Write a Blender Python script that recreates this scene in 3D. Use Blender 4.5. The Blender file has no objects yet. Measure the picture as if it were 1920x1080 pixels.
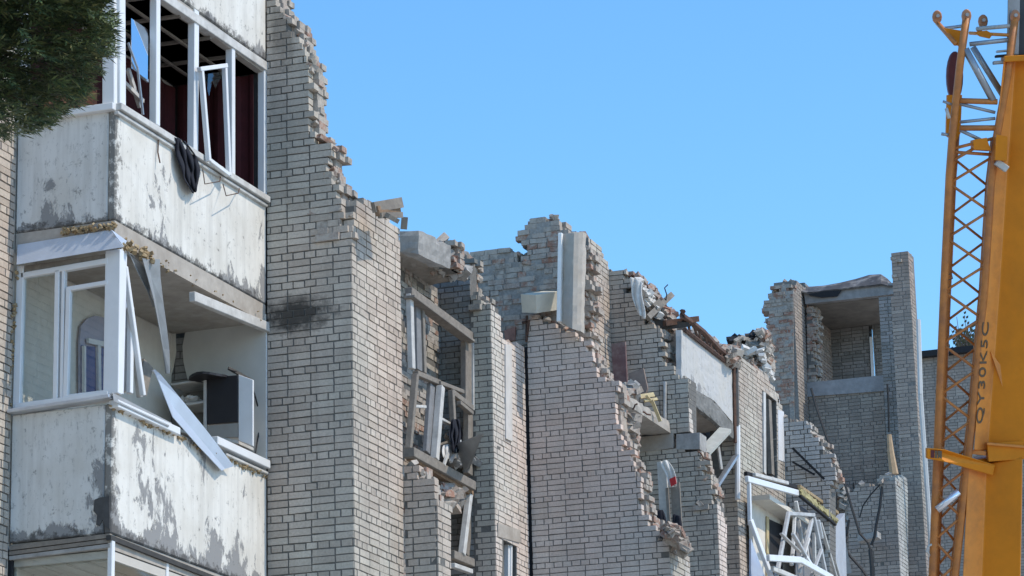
import bpy, bmesh, math, random
from mathutils import Vector, Matrix, noise
random.seed(7)
SC = bpy.context.scene
COL = SC.collection
R = math.radians

# ------------------------------------------------------------------ camera
F = 5940.0
YAW, PIT, ROL = R(20.367), R(15.561), R(-1.340)
CAM = Vector((0, 0, 1.6))
_f = Vector((-math.sin(YAW)*math.cos(PIT), math.cos(YAW)*math.cos(PIT), math.sin(PIT)))
_r = Vector((math.cos(YAW), math.sin(YAW), 0))
_u = _r.cross(_f)
RT = _r*math.cos(ROL) + _u*math.sin(ROL)
UP = -_r*math.sin(ROL) + _u*math.cos(ROL)
FW = _f
cd = bpy.data.cameras.new('camera')
cam = bpy.data.objects.new('camera', cd)
COL.objects.link(cam)
cd.sensor_width = 36.0
cd.lens = F/1920*36
cd.clip_start = 0.1
cd.clip_end = 3000
M = Matrix((RT, UP, -FW)).transposed().to_4x4()
M.translation = CAM
cam.matrix_world = M
SC.camera = cam

# ------------------------------------------------------------------ sky, sun, exposure
SUN_EL, SUN_AZ = R(51), R(4)        # azimuth from +X (along the street) towards +Y
w = bpy.data.worlds.new('World')
SC.world = w
w.use_nodes = True
nt = w.node_tree
bg = nt.nodes['Background']
sky = nt.nodes.new('ShaderNodeTexSky')
sky.sky_type = 'NISHITA'
sky.sun_disc = False
sky.sun_elevation = SUN_EL
sky.sun_rotation = R(90) - SUN_AZ
sky.air_density = 1.0
sky.dust_density = 0.35
sky.ozone_density = 5.0
hs = nt.nodes.new('ShaderNodeHueSaturation')
hs.inputs['Saturation'].default_value = 1.16
hs.inputs['Hue'].default_value = .493
nt.links.new(sky.outputs[0], hs.inputs['Color'])
nt.links.new(hs.outputs[0], bg.inputs[0])
bg.inputs[1].default_value = 0.147
sd = bpy.data.lights.new('sun', 'SUN')
sd.energy = 2.0
sd.angle = R(0.5)
sd.color = (1.0, 0.90, 0.77)
so = bpy.data.objects.new('sun', sd)
COL.objects.link(so)
sdir = Vector((math.cos(SUN_AZ)*math.cos(SUN_EL), math.sin(SUN_AZ)*math.cos(SUN_EL), math.sin(SUN_EL)))
so.rotation_euler = sdir.to_track_quat('Z', 'Y').to_euler()
so.location = (0, 0, 60)
SC.view_settings.view_transform = 'Standard'
SC.view_settings.look = 'None'
SC.view_settings.exposure = 0.82
SC.view_settings.gamma = 1.0

# ------------------------------------------------------------------ picture-to-place helpers (a ray met by a plane of the building)
def ray(x, y): return FW + RT*((x-960)/F) + UP*((540-y)/F)
def onX(x, y, X): d = ray(x, y); return CAM + d*(X/d.x)
def onY(x, y, Y): d = ray(x, y); return CAM + d*(Y/d.y)
def onZ(x, y, Z): d = ray(x, y); return CAM + d*((Z-CAM.z)/d.z)
def onD(x, y, D): return CAM + ray(x, y)*D
def topx(p):
    q = Vector(p) - CAM
    k = q.dot(FW)
    return 960 + F*q.dot(RT)/k, 540 - F*q.dot(UP)/k, k

# ------------------------------------------------------------------ object helpers
WLOC = {}
def tag(o, label=None, cat=None, group=None, kind=None):
    if label: o['label'] = label
    if cat: o['category'] = cat
    if group: o['group'] = group
    if kind: o['kind'] = kind
    return o
def empty(name, loc, label=None, cat=None, group=None, kind=None):
    o = bpy.data.objects.new(name, None)
    o.empty_display_size = .3
    COL.objects.link(o)
    o.location = loc
    WLOC[o] = Vector(loc)
    return tag(o, label, cat, group, kind)
def link(name, me, mat, parent=None, loc=(0, 0, 0)):
    if mat is not None and not me.materials: me.materials.append(mat)
    o = bpy.data.objects.new(name, me)
    COL.objects.link(o)
    loc = Vector(loc)
    WLOC[o] = loc
    if parent is not None:
        o.parent = parent
        o.location = loc - WLOC[parent]
    else:
        o.location = loc
    return o

class MB:
    """collects shapes in world coordinates and links them as one mesh object"""
    def __init__(s): s.v = []; s.f = []
    def add(s, vs, fs):
        b = len(s.v)
        s.v += [Vector(v) for v in vs]
        s.f += [tuple(b+i for i in f) for f in fs]
        return s
    def box(s, c, ax, ay, az):
        """c centre; ax, ay, az half axes (vectors)"""
        c, ax, ay, az = Vector(c), Vector(ax), Vector(ay), Vector(az)
        vs = [c+ax*i+ay*j+az*k for k in (-1, 1) for j in (-1, 1) for i in (-1, 1)]
        if ax.cross(ay).dot(az) < 0: vs = [c+ax*i+ay*j+az*k for k in (1, -1) for j in (-1, 1) for i in (-1, 1)]
        return s.add(vs, [(0, 2, 3, 1), (4, 5, 7, 6), (0, 1, 5, 4), (2, 6, 7, 3), (0, 4, 6, 2), (1, 3, 7, 5)])
    def aabb(s, lo, hi):
        lo, hi = Vector(lo), Vector(hi)
        c, h = (lo+hi)/2, (hi-lo)/2
        return s.box(c, (h.x, 0, 0), (0, h.y, 0), (0, 0, h.z))
    def bar(s, a, b, wd, dp, n, shift=0.0):
        """a bar from a to b, wd wide across, dp deep along n"""
        a, b, n = Vector(a), Vector(b), Vector(n).normalized()
        t = (b-a)
        L = t.length
        t.normalize()
        n = (n - t*n.dot(t)).normalized()
        sd_ = t.cross(n)
        return s.box((a+b)/2 + n*shift, t*L/2, sd_*wd/2, n*dp/2)
    def tube(s, pts, r, seg=6, r2=None):
        pts = [Vector(p) for p in pts]
        rings = []
        N = len(pts)
        prev = None
        for i, p in enumerate(pts):
            t = (pts[min(i+1, N-1)]-pts[max(i-1, 0)]).normalized()
            if prev is None:
                a = t.cross(Vector((0, 0, 1)) if abs(t.z) < .9 else Vector((1, 0, 0))).normalized()
            else:
                a = (prev - t*prev.dot(t)).normalized()
            prev = a
            bb = t.cross(a)
            rr = r if r2 is None else r + (r2-r)*i/(N-1)
            rings.append([p + (a*math.cos(2*math.pi*k/seg)+bb*math.sin(2*math.pi*k/seg))*rr for k in range(seg)])
        vs = [v for rg in rings for v in rg]
        fs = []
        for i in range(N-1):
            for k in range(seg):
                k2 = (k+1) % seg
                fs.append((i*seg+k, i*seg+k2, (i+1)*seg+k2, (i+1)*seg+k))
        fs.append(tuple(range(seg-1, -1, -1)))
        fs.append(tuple((N-1)*seg+k for k in range(seg)))
        return s.add(vs, fs)
    def prism(s, pts, ext):
        """polygon pts pushed along vector ext"""
        pts = [Vector(p) for p in pts]
        ext = Vector(ext)
        n = len(pts)
        nrm = Vector((0, 0, 0))
        for i in range(n): nrm += pts[i].cross(pts[(i+1) % n])
        if nrm.dot(ext) > 0: pts = pts[::-1]
        fs = [tuple(range(n)), tuple(range(2*n-1, n-1, -1))]
        for i in range(n):
            j = (i+1) % n
            fs.append((i, n+i, n+j, j))
        return s.add(pts+[p+ext for p in pts], fs)
    def chunk(s, c, size, rng):
        """a broken lump: jittered box turned any way"""
        q = Matrix.Rotation(rng.uniform(0, 6.28), 3, 'Z') @ Matrix.Rotation(rng.uniform(-.9, .9), 3, 'X') @ Matrix.Rotation(rng.uniform(-.9, .9), 3, 'Y')
        vs = []
        for k in (-1, 1):
            for j in (-1, 1):
                for i in (-1, 1):
                    vs.append(Vector(c) + q @ Vector((i*size[0]/2*rng.uniform(.6, 1.1), j*size[1]/2*rng.uniform(.6, 1.1), k*size[2]/2*rng.uniform(.6, 1.1))))
        return s.add(vs, [(0, 2, 3, 1), (4, 5, 7, 6), (0, 1, 5, 4), (2, 6, 7, 3), (0, 4, 6, 2), (1, 3, 7, 5)])
    def build(s, name, mat, parent=None, bevel=0, smooth=False, solid=0, fix=False):
        lo = Vector((min(v.x for v in s.v), min(v.y for v in s.v), min(v.z for v in s.v)))
        hi = Vector((max(v.x for v in s.v), max(v.y for v in s.v), max(v.z for v in s.v)))
        c = Vector(((lo.x+hi.x)/2, (lo.y+hi.y)/2, lo.z))
        me = bpy.data.meshes.new(name)
        me.from_pydata([v-c for v in s.v], [], s.f)
        if fix:
            bm = bmesh.new(); bm.from_mesh(me); bmesh.ops.recalc_face_normals(bm, faces=bm.faces); bm.to_mesh(me); bm.free()
        if smooth: me.polygons.foreach_set('use_smooth', [True]*len(me.polygons))
        me.update()
        o = link(name, me, mat, parent, c)
        if solid:
            m = o.modifiers.new('s', 'SOLIDIFY'); m.thickness = solid
        if bevel:
            m = o.modifiers.new('b', 'BEVEL'); m.width = bevel; m.segments = 1; m.limit_method = 'ANGLE'
        return o

# ------------------------------------------------------------------ materials
def mat_new(name):
    m = bpy.data.materials.new(name)
    m.use_nodes = True
    return m, m.node_tree, m.node_tree.nodes['Principled BSDF']
def N(nt_, t, **kw):
    n = nt_.nodes.new('ShaderNode'+t)
    for k, v in kw.items():
        if hasattr(n, k): setattr(n, k, v)
        else: n.inputs[k].default_value = v
    return n
def L(nt_, a, b): nt_.links.new(a, b)
def mathn(nt_, op, a, b=None, c=None, clamp=False):
    n = nt_.nodes.new('ShaderNodeMath'); n.operation = op; n.use_clamp = clamp
    for i, x in enumerate((a, b, c)):
        if x is None: continue
        if isinstance(x, (int, float)): n.inputs[i].default_value = x
        else: nt_.links.new(x, n.inputs[i])
    return n.outputs[0]
def mix(nt_, fac, a, b, bt='MIX'):
    n = nt_.nodes.new('ShaderNodeMix'); n.data_type = 'RGBA'; n.blend_type = bt
    for i, x in ((0, fac), (6, a), (7, b)):
        if isinstance(x, (int, float)): n.inputs[i].default_value = x
        elif isinstance(x, tuple): n.inputs[i].default_value = (*x, 1)
        else: nt_.links.new(x, n.inputs[i])
    return n.outputs[2]
def ramp(nt_, fac, stops, interp='LINEAR'):
    n = nt_.nodes.new('ShaderNodeValToRGB')
    n.color_ramp.interpolation = interp
    e = n.color_ramp.elements
    while len(e) < len(stops): e.new(.5)
    for el, (p, c) in zip(e, stops):
        el.position = p
        el.color = (*c, 1) if len(c) == 3 else c
    nt_.links.new(fac, n.inputs[0])
    return n.outputs[0]
def wpos(nt_, scale=(1, 1, 1)):
    g = nt_.nodes.new('ShaderNodeNewGeometry')
    m = nt_.nodes.new('ShaderNodeVectorMath'); m.operation = 'MULTIPLY'
    nt_.links.new(g.outputs['Position'], m.inputs[0]); m.inputs[1].default_value = scale
    return m.outputs[0]
def noisef(nt_, vec, scale, detail=4, rough=.55, dist=0.0):
    n = nt_.nodes.new('ShaderNodeTexNoise')
    n.inputs['Scale'].default_value = scale
    n.inputs['Detail'].default_value = detail
    n.inputs['Roughness'].default_value = rough
    n.inputs['Distortion'].default_value = dist
    if vec is not None: nt_.links.new(vec, n.inputs['Vector'])
    return n.outputs['Fac']
def bump(nt_, bsdf, h, strength=.4, dist=.01):
    b = nt_.nodes.new('ShaderNodeBump')
    b.inputs['Strength'].default_value = strength
    b.inputs['Distance'].default_value = dist
    nt_.links.new(h, b.inputs['Height'])
    nt_.links.new(b.outputs[0], bsdf.inputs['Normal'])
def island(nt_):
    o = nt_.nodes.new('ShaderNodeObjectInfo')
    g = nt_.nodes.new('ShaderNodeNewGeometry')
    a = mathn(nt_, 'MULTIPLY_ADD', o.outputs['Random'], 71.3, mathn(nt_, 'MULTIPLY', g.outputs['Random Per Island'], 137.7))
    wn = nt_.nodes.new('ShaderNodeTexWhiteNoise'); wn.noise_dimensions = '1D'
    nt_.links.new(a, wn.inputs['W'])
    return wn.outputs['Value']

def m_brick(name, stops, dirt=(.10, .095, .085), dirt_amt=.45, soot=None, mort=None, fine=.25):
    m, t, b = mat_new(name)
    c = ramp(t, island(t), stops)
    p = wpos(t)
    f1 = noisef(t, p, 38, 5, .65)
    c = mix(t, 1.0, c, ramp(t, f1, [(.25, (1-fine, 1-fine, 1-fine)), (.75, (1+fine*.4,)*3)]), 'MULTIPLY')
    f4 = noisef(t, wpos(t, (1, 1, .8)), .55, 3, .5)
    c = mix(t, 1.0, c, ramp(t, f4, [(.3, (.93, 1.0, 1.0)), (.5, (1, 1, 1)), (.7, (1.07, .985, .95))]), 'MULTIPLY')
    f2 = noisef(t, wpos(t, (1, 1, .45)), 1.1, 6, .62)
    fst = noisef(t, wpos(t, (5, 5, .35)), 1.6, 5, .6)
    c = mix(t, mathn(t, 'MULTIPLY', ramp(t, fst, [(.52, (0, 0, 0)), (.78, (1, 1, 1))]), dirt_amt*.8), c, dirt)
    c = mix(t, mathn(t, 'MULTIPLY', ramp(t, f2, [(.46, (0, 0, 0)), (.74, (1, 1, 1))]), dirt_amt), c, dirt)
    if mort:
        f3 = noisef(t, p, 9, 5, .7)
        c = mix(t, ramp(t, f3, [(.55-.12, (0, 0, 0)), (.62, (1, 1, 1))]), c, mort)
    if soot:
        for (ctr, rad, amt) in soot:
            v = t.nodes.new('ShaderNodeVectorMath'); v.operation = 'SUBTRACT'
            L(t, wpos(t), v.inputs[0]); v.inputs[1].default_value = ctr
            s_ = t.nodes.new('ShaderNodeVectorMath'); s_.operation = 'DIVIDE'
            L(t, v.outputs[0], s_.inputs[0]); s_.inputs[1].default_value = rad
            l = t.nodes.new('ShaderNodeVectorMath'); l.operation = 'LENGTH'
            L(t, s_.outputs[0], l.inputs[0])
            e = mathn(t, 'MULTIPLY_ADD', noisef(t, p, 7, 5, .7), .9, l.outputs['Value'])
            k = ramp(t, e, [(.68, (1, 1, 1)), (1.0, (0, 0, 0))])
            c = mix(t, mathn(t, 'MULTIPLY', k, amt), c, (.018, .018, .017))
    L(t, c, b.inputs['Base Color'])
    b.inputs['Roughness'].default_value = .92
    b.inputs['Specular IOR Level'].default_value = .25
    bump(t, b, f1, .5, .006)
    return m

def m_plain(name, col, rough=.8, var=.2, scale=14, metal=0, spec=.4, dirt=None, dscale=3, damt=.6, bmp=.25):
    m, t, b = mat_new(name)
    p = wpos(t)
    f = noisef(t, p, scale, 5, .6)
    c = mix(t, 1.0, col, ramp(t, f, [(.25, (1-var,)*3), (.75, (1+var*.5,)*3)]), 'MULTIPLY')
    if dirt:
        f2 = noisef(t, p, dscale, 6, .65)
        c = mix(t, mathn(t, 'MULTIPLY', ramp(t, f2, [(.45, (0, 0, 0)), (.68, (1, 1, 1))]), damt), c, dirt)
    L(t, c, b.inputs['Base Color'])
    b.inputs['Roughness'].default_value = rough
    b.inputs['Metallic'].default_value = metal
    b.inputs['Specular IOR Level'].default_value = spec
    if bmp: bump(t, b, f, bmp, .004)
    return m

def m_peel(name, base, z0, z1, seed, thr=.56, fleck=.57, corner=.21, gray=(.25, .245, .235)):
    """old white paint over grey render: flaked patches, streaks, mould along the foot"""
    m, t, b = mat_new(name)
    g = t.nodes.new('ShaderNodeNewGeometry')
    sx = t.nodes.new('ShaderNodeSeparateXYZ'); L(t, g.outputs['Position'], sx.inputs[0])
    h = mathn(t, 'DIVIDE', mathn(t, 'SUBTRACT', sx.outputs['Z'], z0), z1-z0)
    off = t.nodes.new('ShaderNodeVectorMath'); off.operation = 'ADD'
    L(t, wpos(t, (1, 1, .55)), off.inputs[0]); off.inputs[1].default_value = (seed*3.1, seed*1.7, seed)
    fb = noisef(t, off.outputs[0], 1.3, 3, .5)
    fs = noisef(t, off.outputs[0], 6.5, 8, .72, .4)
    lowb = ramp(t, h, [(0.0, (.16,)*3), (.14, (.07,)*3), (.55, (.0,)*3), (.9, (.0,)*3), (1.0, (.0,)*3)])
    e = mathn(t, 'ADD', mathn(t, 'MULTIPLY_ADD', fb, .55, mathn(t, 'MULTIPLY', fs, .5)), lowb)
    mask = ramp(t, e, [(thr, (0, 0, 0)), (thr+.025, (1, 1, 1))])
    st = noisef(t, wpos(t, (9, 9, .5)), 1.2, 5, .6)
    paint = mix(t, mathn(t, 'MULTIPLY', ramp(t, st, [(.47, (0, 0, 0)), (.72, (1, 1, 1))]), .42), base, (.33, .315, .285))
    cl = noisef(t, wpos(t), 2.2, 5, .6)
    paint = mix(t, mathn(t, 'MULTIPLY', ramp(t, cl, [(.40, (0, 0, 0)), (.66, (1, 1, 1))]), .5), paint, (.48, .445, .38))
    c = mix(t, mask, paint, gray)
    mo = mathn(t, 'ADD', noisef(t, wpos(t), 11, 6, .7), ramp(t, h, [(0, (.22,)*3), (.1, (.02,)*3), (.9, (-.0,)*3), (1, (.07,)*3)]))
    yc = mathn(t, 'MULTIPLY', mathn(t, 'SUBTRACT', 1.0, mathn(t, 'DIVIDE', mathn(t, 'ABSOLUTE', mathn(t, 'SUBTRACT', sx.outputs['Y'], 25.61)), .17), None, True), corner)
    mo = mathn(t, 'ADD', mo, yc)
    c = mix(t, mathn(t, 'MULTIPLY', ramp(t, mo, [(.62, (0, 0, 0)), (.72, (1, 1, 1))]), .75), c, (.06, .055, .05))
    L(t, c, b.inputs['Base Color'])
    gr = noisef(t, wpos(t, (6, 6, 2.2)), 3.0, 8, .8)
    c = mix(t, mathn(t, 'MULTIPLY', ramp(t, gr, [(fleck, (0, 0, 0)), (fleck+.08, (1, 1, 1))]), .6), c, (.25, .24, .225))
    L(t, c, b.inputs['Base Color'])
    b.inputs['Roughness'].default_value = .88
    b.inputs['Specular IOR Level'].default_value = .25
    bump(t, b, mathn(t, 'SUBTRACT', mathn(t, 'MULTIPLY', fs, .15), mask), .5, .008)
    return m

def m_glass(name, col=(.75, .8, .82), alpha=.35, rough=.03):
    m, t, b = mat_new(name)
    out = t.nodes['Material Output']
    t.nodes.remove(b)
    gl = N(t, 'BsdfGlossy'); gl.inputs['Color'].default_value = (.9, .95, 1, 1); gl.inputs['Roughness'].default_value = rough
    tr = N(t, 'BsdfTransparent'); tr.inputs['Color'].default_value = (*col, 1)
    fr = N(t, 'Fresnel'); fr.inputs['IOR'].default_value = 1.5
    gb_ = N(t, 'NewGeometry')
    k = mathn(t, 'MULTIPLY', mathn(t, 'MULTIPLY_ADD', fr.outputs[0], 1.0-alpha, alpha, True), mathn(t, 'SUBTRACT', 1.0, gb_.outputs['Backfacing']))
    mx = N(t, 'MixShader')
    L(t, k, mx.inputs[0]); L(t, tr.outputs[0], mx.inputs[1]); L(t, gl.outputs[0], mx.inputs[2])
    L(t, mx.outputs[0], out.inputs[0])
    return m

GB = [(0, (.43, .37, .305)), (.35, (.48, .415, .345)), (.7, (.505, .442, .368)), (1, (.55, .485, .405))]
PIER_S = onY(552, 590, 29.0)
MBR = m_brick('grey_brick', GB, dirt_amt=.35, soot=[(tuple(PIER_S), (1.0, .6, .42), .88), (tuple(onY(530, 60, 29.0)), (.35, .6, .9), .45)])
MBC = m_brick('pink_grey_brick', [(0, (.59, .49, .415)), (.4, (.645, .545, .47)), (.75, (.67, .575, .50)), (1, (.61, .53, .46))], dirt_amt=.30)
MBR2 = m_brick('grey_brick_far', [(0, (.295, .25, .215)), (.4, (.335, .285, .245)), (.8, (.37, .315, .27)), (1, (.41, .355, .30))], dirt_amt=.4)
MBROUGH = m_brick('rough_inner_brick', [(0, (.28, .24, .20)), (.45, (.38, .33, .28)), (.72, (.43, .375, .32)), (.84, (.36, .22, .16)), (1, (.31, .16, .11))], mort=(.42, .375, .32), dirt_amt=.5, fine=.4)
MBRED = m_brick('red_inner_brick', [(0, (.28, .13, .085)), (.35, (.33, .19, .14)), (.6, (.37, .30, .24)), (1, (.32, .28, .24))], mort=(.38, .335, .285), dirt_amt=.5, fine=.4)
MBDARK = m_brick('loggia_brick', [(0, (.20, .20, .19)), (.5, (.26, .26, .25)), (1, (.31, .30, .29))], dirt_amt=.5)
MMORT = m_plain('dark_mortar', (.15, .142, .127), .95, .35, 20, dirt=(.13, .125, .115), dscale=6, damt=.5)
MMORTC = m_plain('grey_mortar', (.20, .19, .175), .95, .35, 20, dirt=(.12, .115, .105), dscale=6, damt=.5)
MMORTL = m_plain('pale_mortar', (.33, .31, .28), .95, .4, 26, dirt=(.18, .16, .14), dscale=7, damt=.6, bmp=.8)
MCONC = m_plain('concrete', (.36, .345, .32), .9, .3, 12, dirt=(.16, .15, .14), dscale=2.5, damt=.6, bmp=.5)
MCONCB = m_plain('beige_concrete', (.40, .36, .31), .9, .22, 9, dirt=(.24, .2, .16), dscale=2, damt=.55, bmp=.3)
MPLAST = m_plain('cream_plaster', (.66, .62, .54), .9, .1, 6, dirt=(.5, .45, .38), dscale=1.6, damt=.6, bmp=.12)
MPVC = m_plain('white_pvc', (.70, .70, .69), .35, .07, 10, dirt=(.5, .48, .44), dscale=5, damt=.3, bmp=0)
MPVCD = m_plain('grimy_white_paint', (.55, .53, .49), .6, .15, 12, dirt=(.3, .28, .25), dscale=5, damt=.6, bmp=.2)
MSHEET = m_plain('galvanised_sheet', (.55, .58, .62), .38, .12, 8, metal=.55, dirt=(.3, .3, .3), dscale=3, damt=.35, bmp=.1)
MSHEETD = m_plain('dull_grey_sheet', (.30, .31, .31), .55, .15, 8, metal=.2, dirt=(.2, .19, .18), dscale=3, damt=.5, bmp=.1)
MFOAM = m_plain('expanding_foam', (.30, .21, .11), .95, .4, 30, dirt=(.5, .42, .28), dscale=16, damt=.6, bmp=1)
MWOODG = m_plain('weathered_wood', (.235, .205, .17), .9, .3, 16, dirt=(.15, .13, .11), dscale=5, damt=.7, bmp=.5)
MWOODB = m_plain('brown_wood', (.25, .16, .095), .85, .3, 16, dirt=(.1, .07, .05), dscale=5, damt=.6, bmp=.4)
MPINE = m_plain('raw_pine', (.56, .46, .26), .8, .2, 14, dirt=(.35, .26, .14), dscale=5, damt=.5, bmp=.3)
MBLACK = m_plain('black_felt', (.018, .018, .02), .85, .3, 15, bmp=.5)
MCABLE = m_plain('black_rubber', (.012, .012, .013), .6, .2, 15, bmp=0)
MDARKP = m_plain('dark_laminate', (.022, .02, .022), .5, .2, 8, bmp=0)
MRED = m_plain('dark_red_curtain', (.055, .008, .010), .9, .3, 9, bmp=.2)
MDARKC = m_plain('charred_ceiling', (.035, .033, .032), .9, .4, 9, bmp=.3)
MCLOTH = m_plain('navy_black_cloth', (.012, .013, .02), .95, .4, 18, bmp=.6)
MWHITEC = m_plain('white_cloth', (.66, .63, .58), .95, .2, 14, bmp=.5)
MREDC = m_plain('red_cloth_print', (.45, .03, .03), .9, .2, 14, bmp=.2)
MRUST = m_plain('rusty_steel', (.14, .075, .05), .8, .4, 25, metal=.2, dirt=(.05, .035, .03), dscale=9, damt=.8, bmp=.4)
MBOARD = m_plain('maroon_board', (.16, .09, .085), .8, .25, 8, dirt=(.3, .26, .22), dscale=4, damt=.5, bmp=.2)
MORANGE = m_plain('lit_crane_paint', (.76, .28, .05), .42, .1, 6, dirt=(.46, .17, .045), dscale=2.6, damt=.75, bmp=.05)  # lit copy of the crane's orange, sunlight put into the colour
MORANGED = m_plain('shaded_crane_paint', (.66, .22, .012), .5, .1, 5, spec=.2, dirt=(.45, .16, .015), dscale=1.6, damt=.45, bmp=.05)  # shaded copy of the same orange, shade of the boom's web put into the colour
MSTEEL = m_plain('grey_steel', (.36, .38, .40), .4, .15, 8, metal=.5, dirt=(.2, .2, .2), dscale=3, damt=.4, bmp=.1)
MDRED = m_plain('dark_red_paint', (.11, .02, .022), .5, .15, 8, bmp=0)
MLATT = m_plain('lattice_paint', (.52, .19, .045), .5, .25, 10, dirt=(.25, .10, .05), dscale=4, damt=.6, bmp=.1)
MBLK = m_plain('black_print', (.13, .095, .06), .7, .1, 8, bmp=0)
MGLASS = m_glass('window_glass', (.86, .89, .89), .03)
MMIRR = m_glass('sky_blue_glass', (.3, .35, .4), .82)
MINSUL = m_plain('torn_white_insulation', (.62, .60, .56), .95, .25, 18, dirt=(.4, .36, .3), dscale=6, damt=.6, bmp=.9)

# ------------------------------------------------------------------ brick walls
CH = .0772                      # one course
BRICKS = {}                     # thing -> list of (area, wall, matrix, material)
_bm = {}
def brick_mesh(mat):
    if mat.name not in _bm:
        out = []
        for k in range(6):
            rg = random.Random(k+5)
            vs = [Vector((i*.5, j*.5, z_*.5)) for z_ in (-1, 1) for j in (-1, 1) for i in (-1, 1)]
            vs = [v + Vector((rg.uniform(-.014, .014), rg.uniform(-.012, .012), rg.uniform(-.065, .065))) for v in vs]
            me = bpy.data.meshes.new('brick')
            me.from_pydata(vs, [], [(0, 2, 3, 1), (4, 5, 7, 6), (0, 1, 5, 4), (2, 6, 7, 3), (0, 4, 6, 2), (1, 3, 7, 5)])
            me.materials.append(mat)
            out.append(me)
        _bm[mat.name] = out
    return _bm[mat.name]

def pl(plane, c, pts):
    """pixel outline -> (s, z, broken) outline on the wall plane"""
    out = []
    for p in pts:
        q = onY(p[0], p[1], c) if plane == 'Y' else onX(p[0], p[1], c)
        out.append(((q.x if plane == 'Y' else q.y), q.z, p[2] if len(p) > 2 else 0))
    return out

def scan(poly, z):
    hits = []
    n = len(poly)
    for i in range(n):
        a, b = poly[i], poly[(i+1) % n]
        if (a[1] <= z) != (b[1] <= z):
            t = (z-a[1])/(b[1]-a[1])
            hits.append((a[0]+(b[0]-a[0])*t, a[2]))
    hits.sort()
    return [(hits[i], hits[i+1]) for i in range(0, len(hits)-1, 2)]

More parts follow.
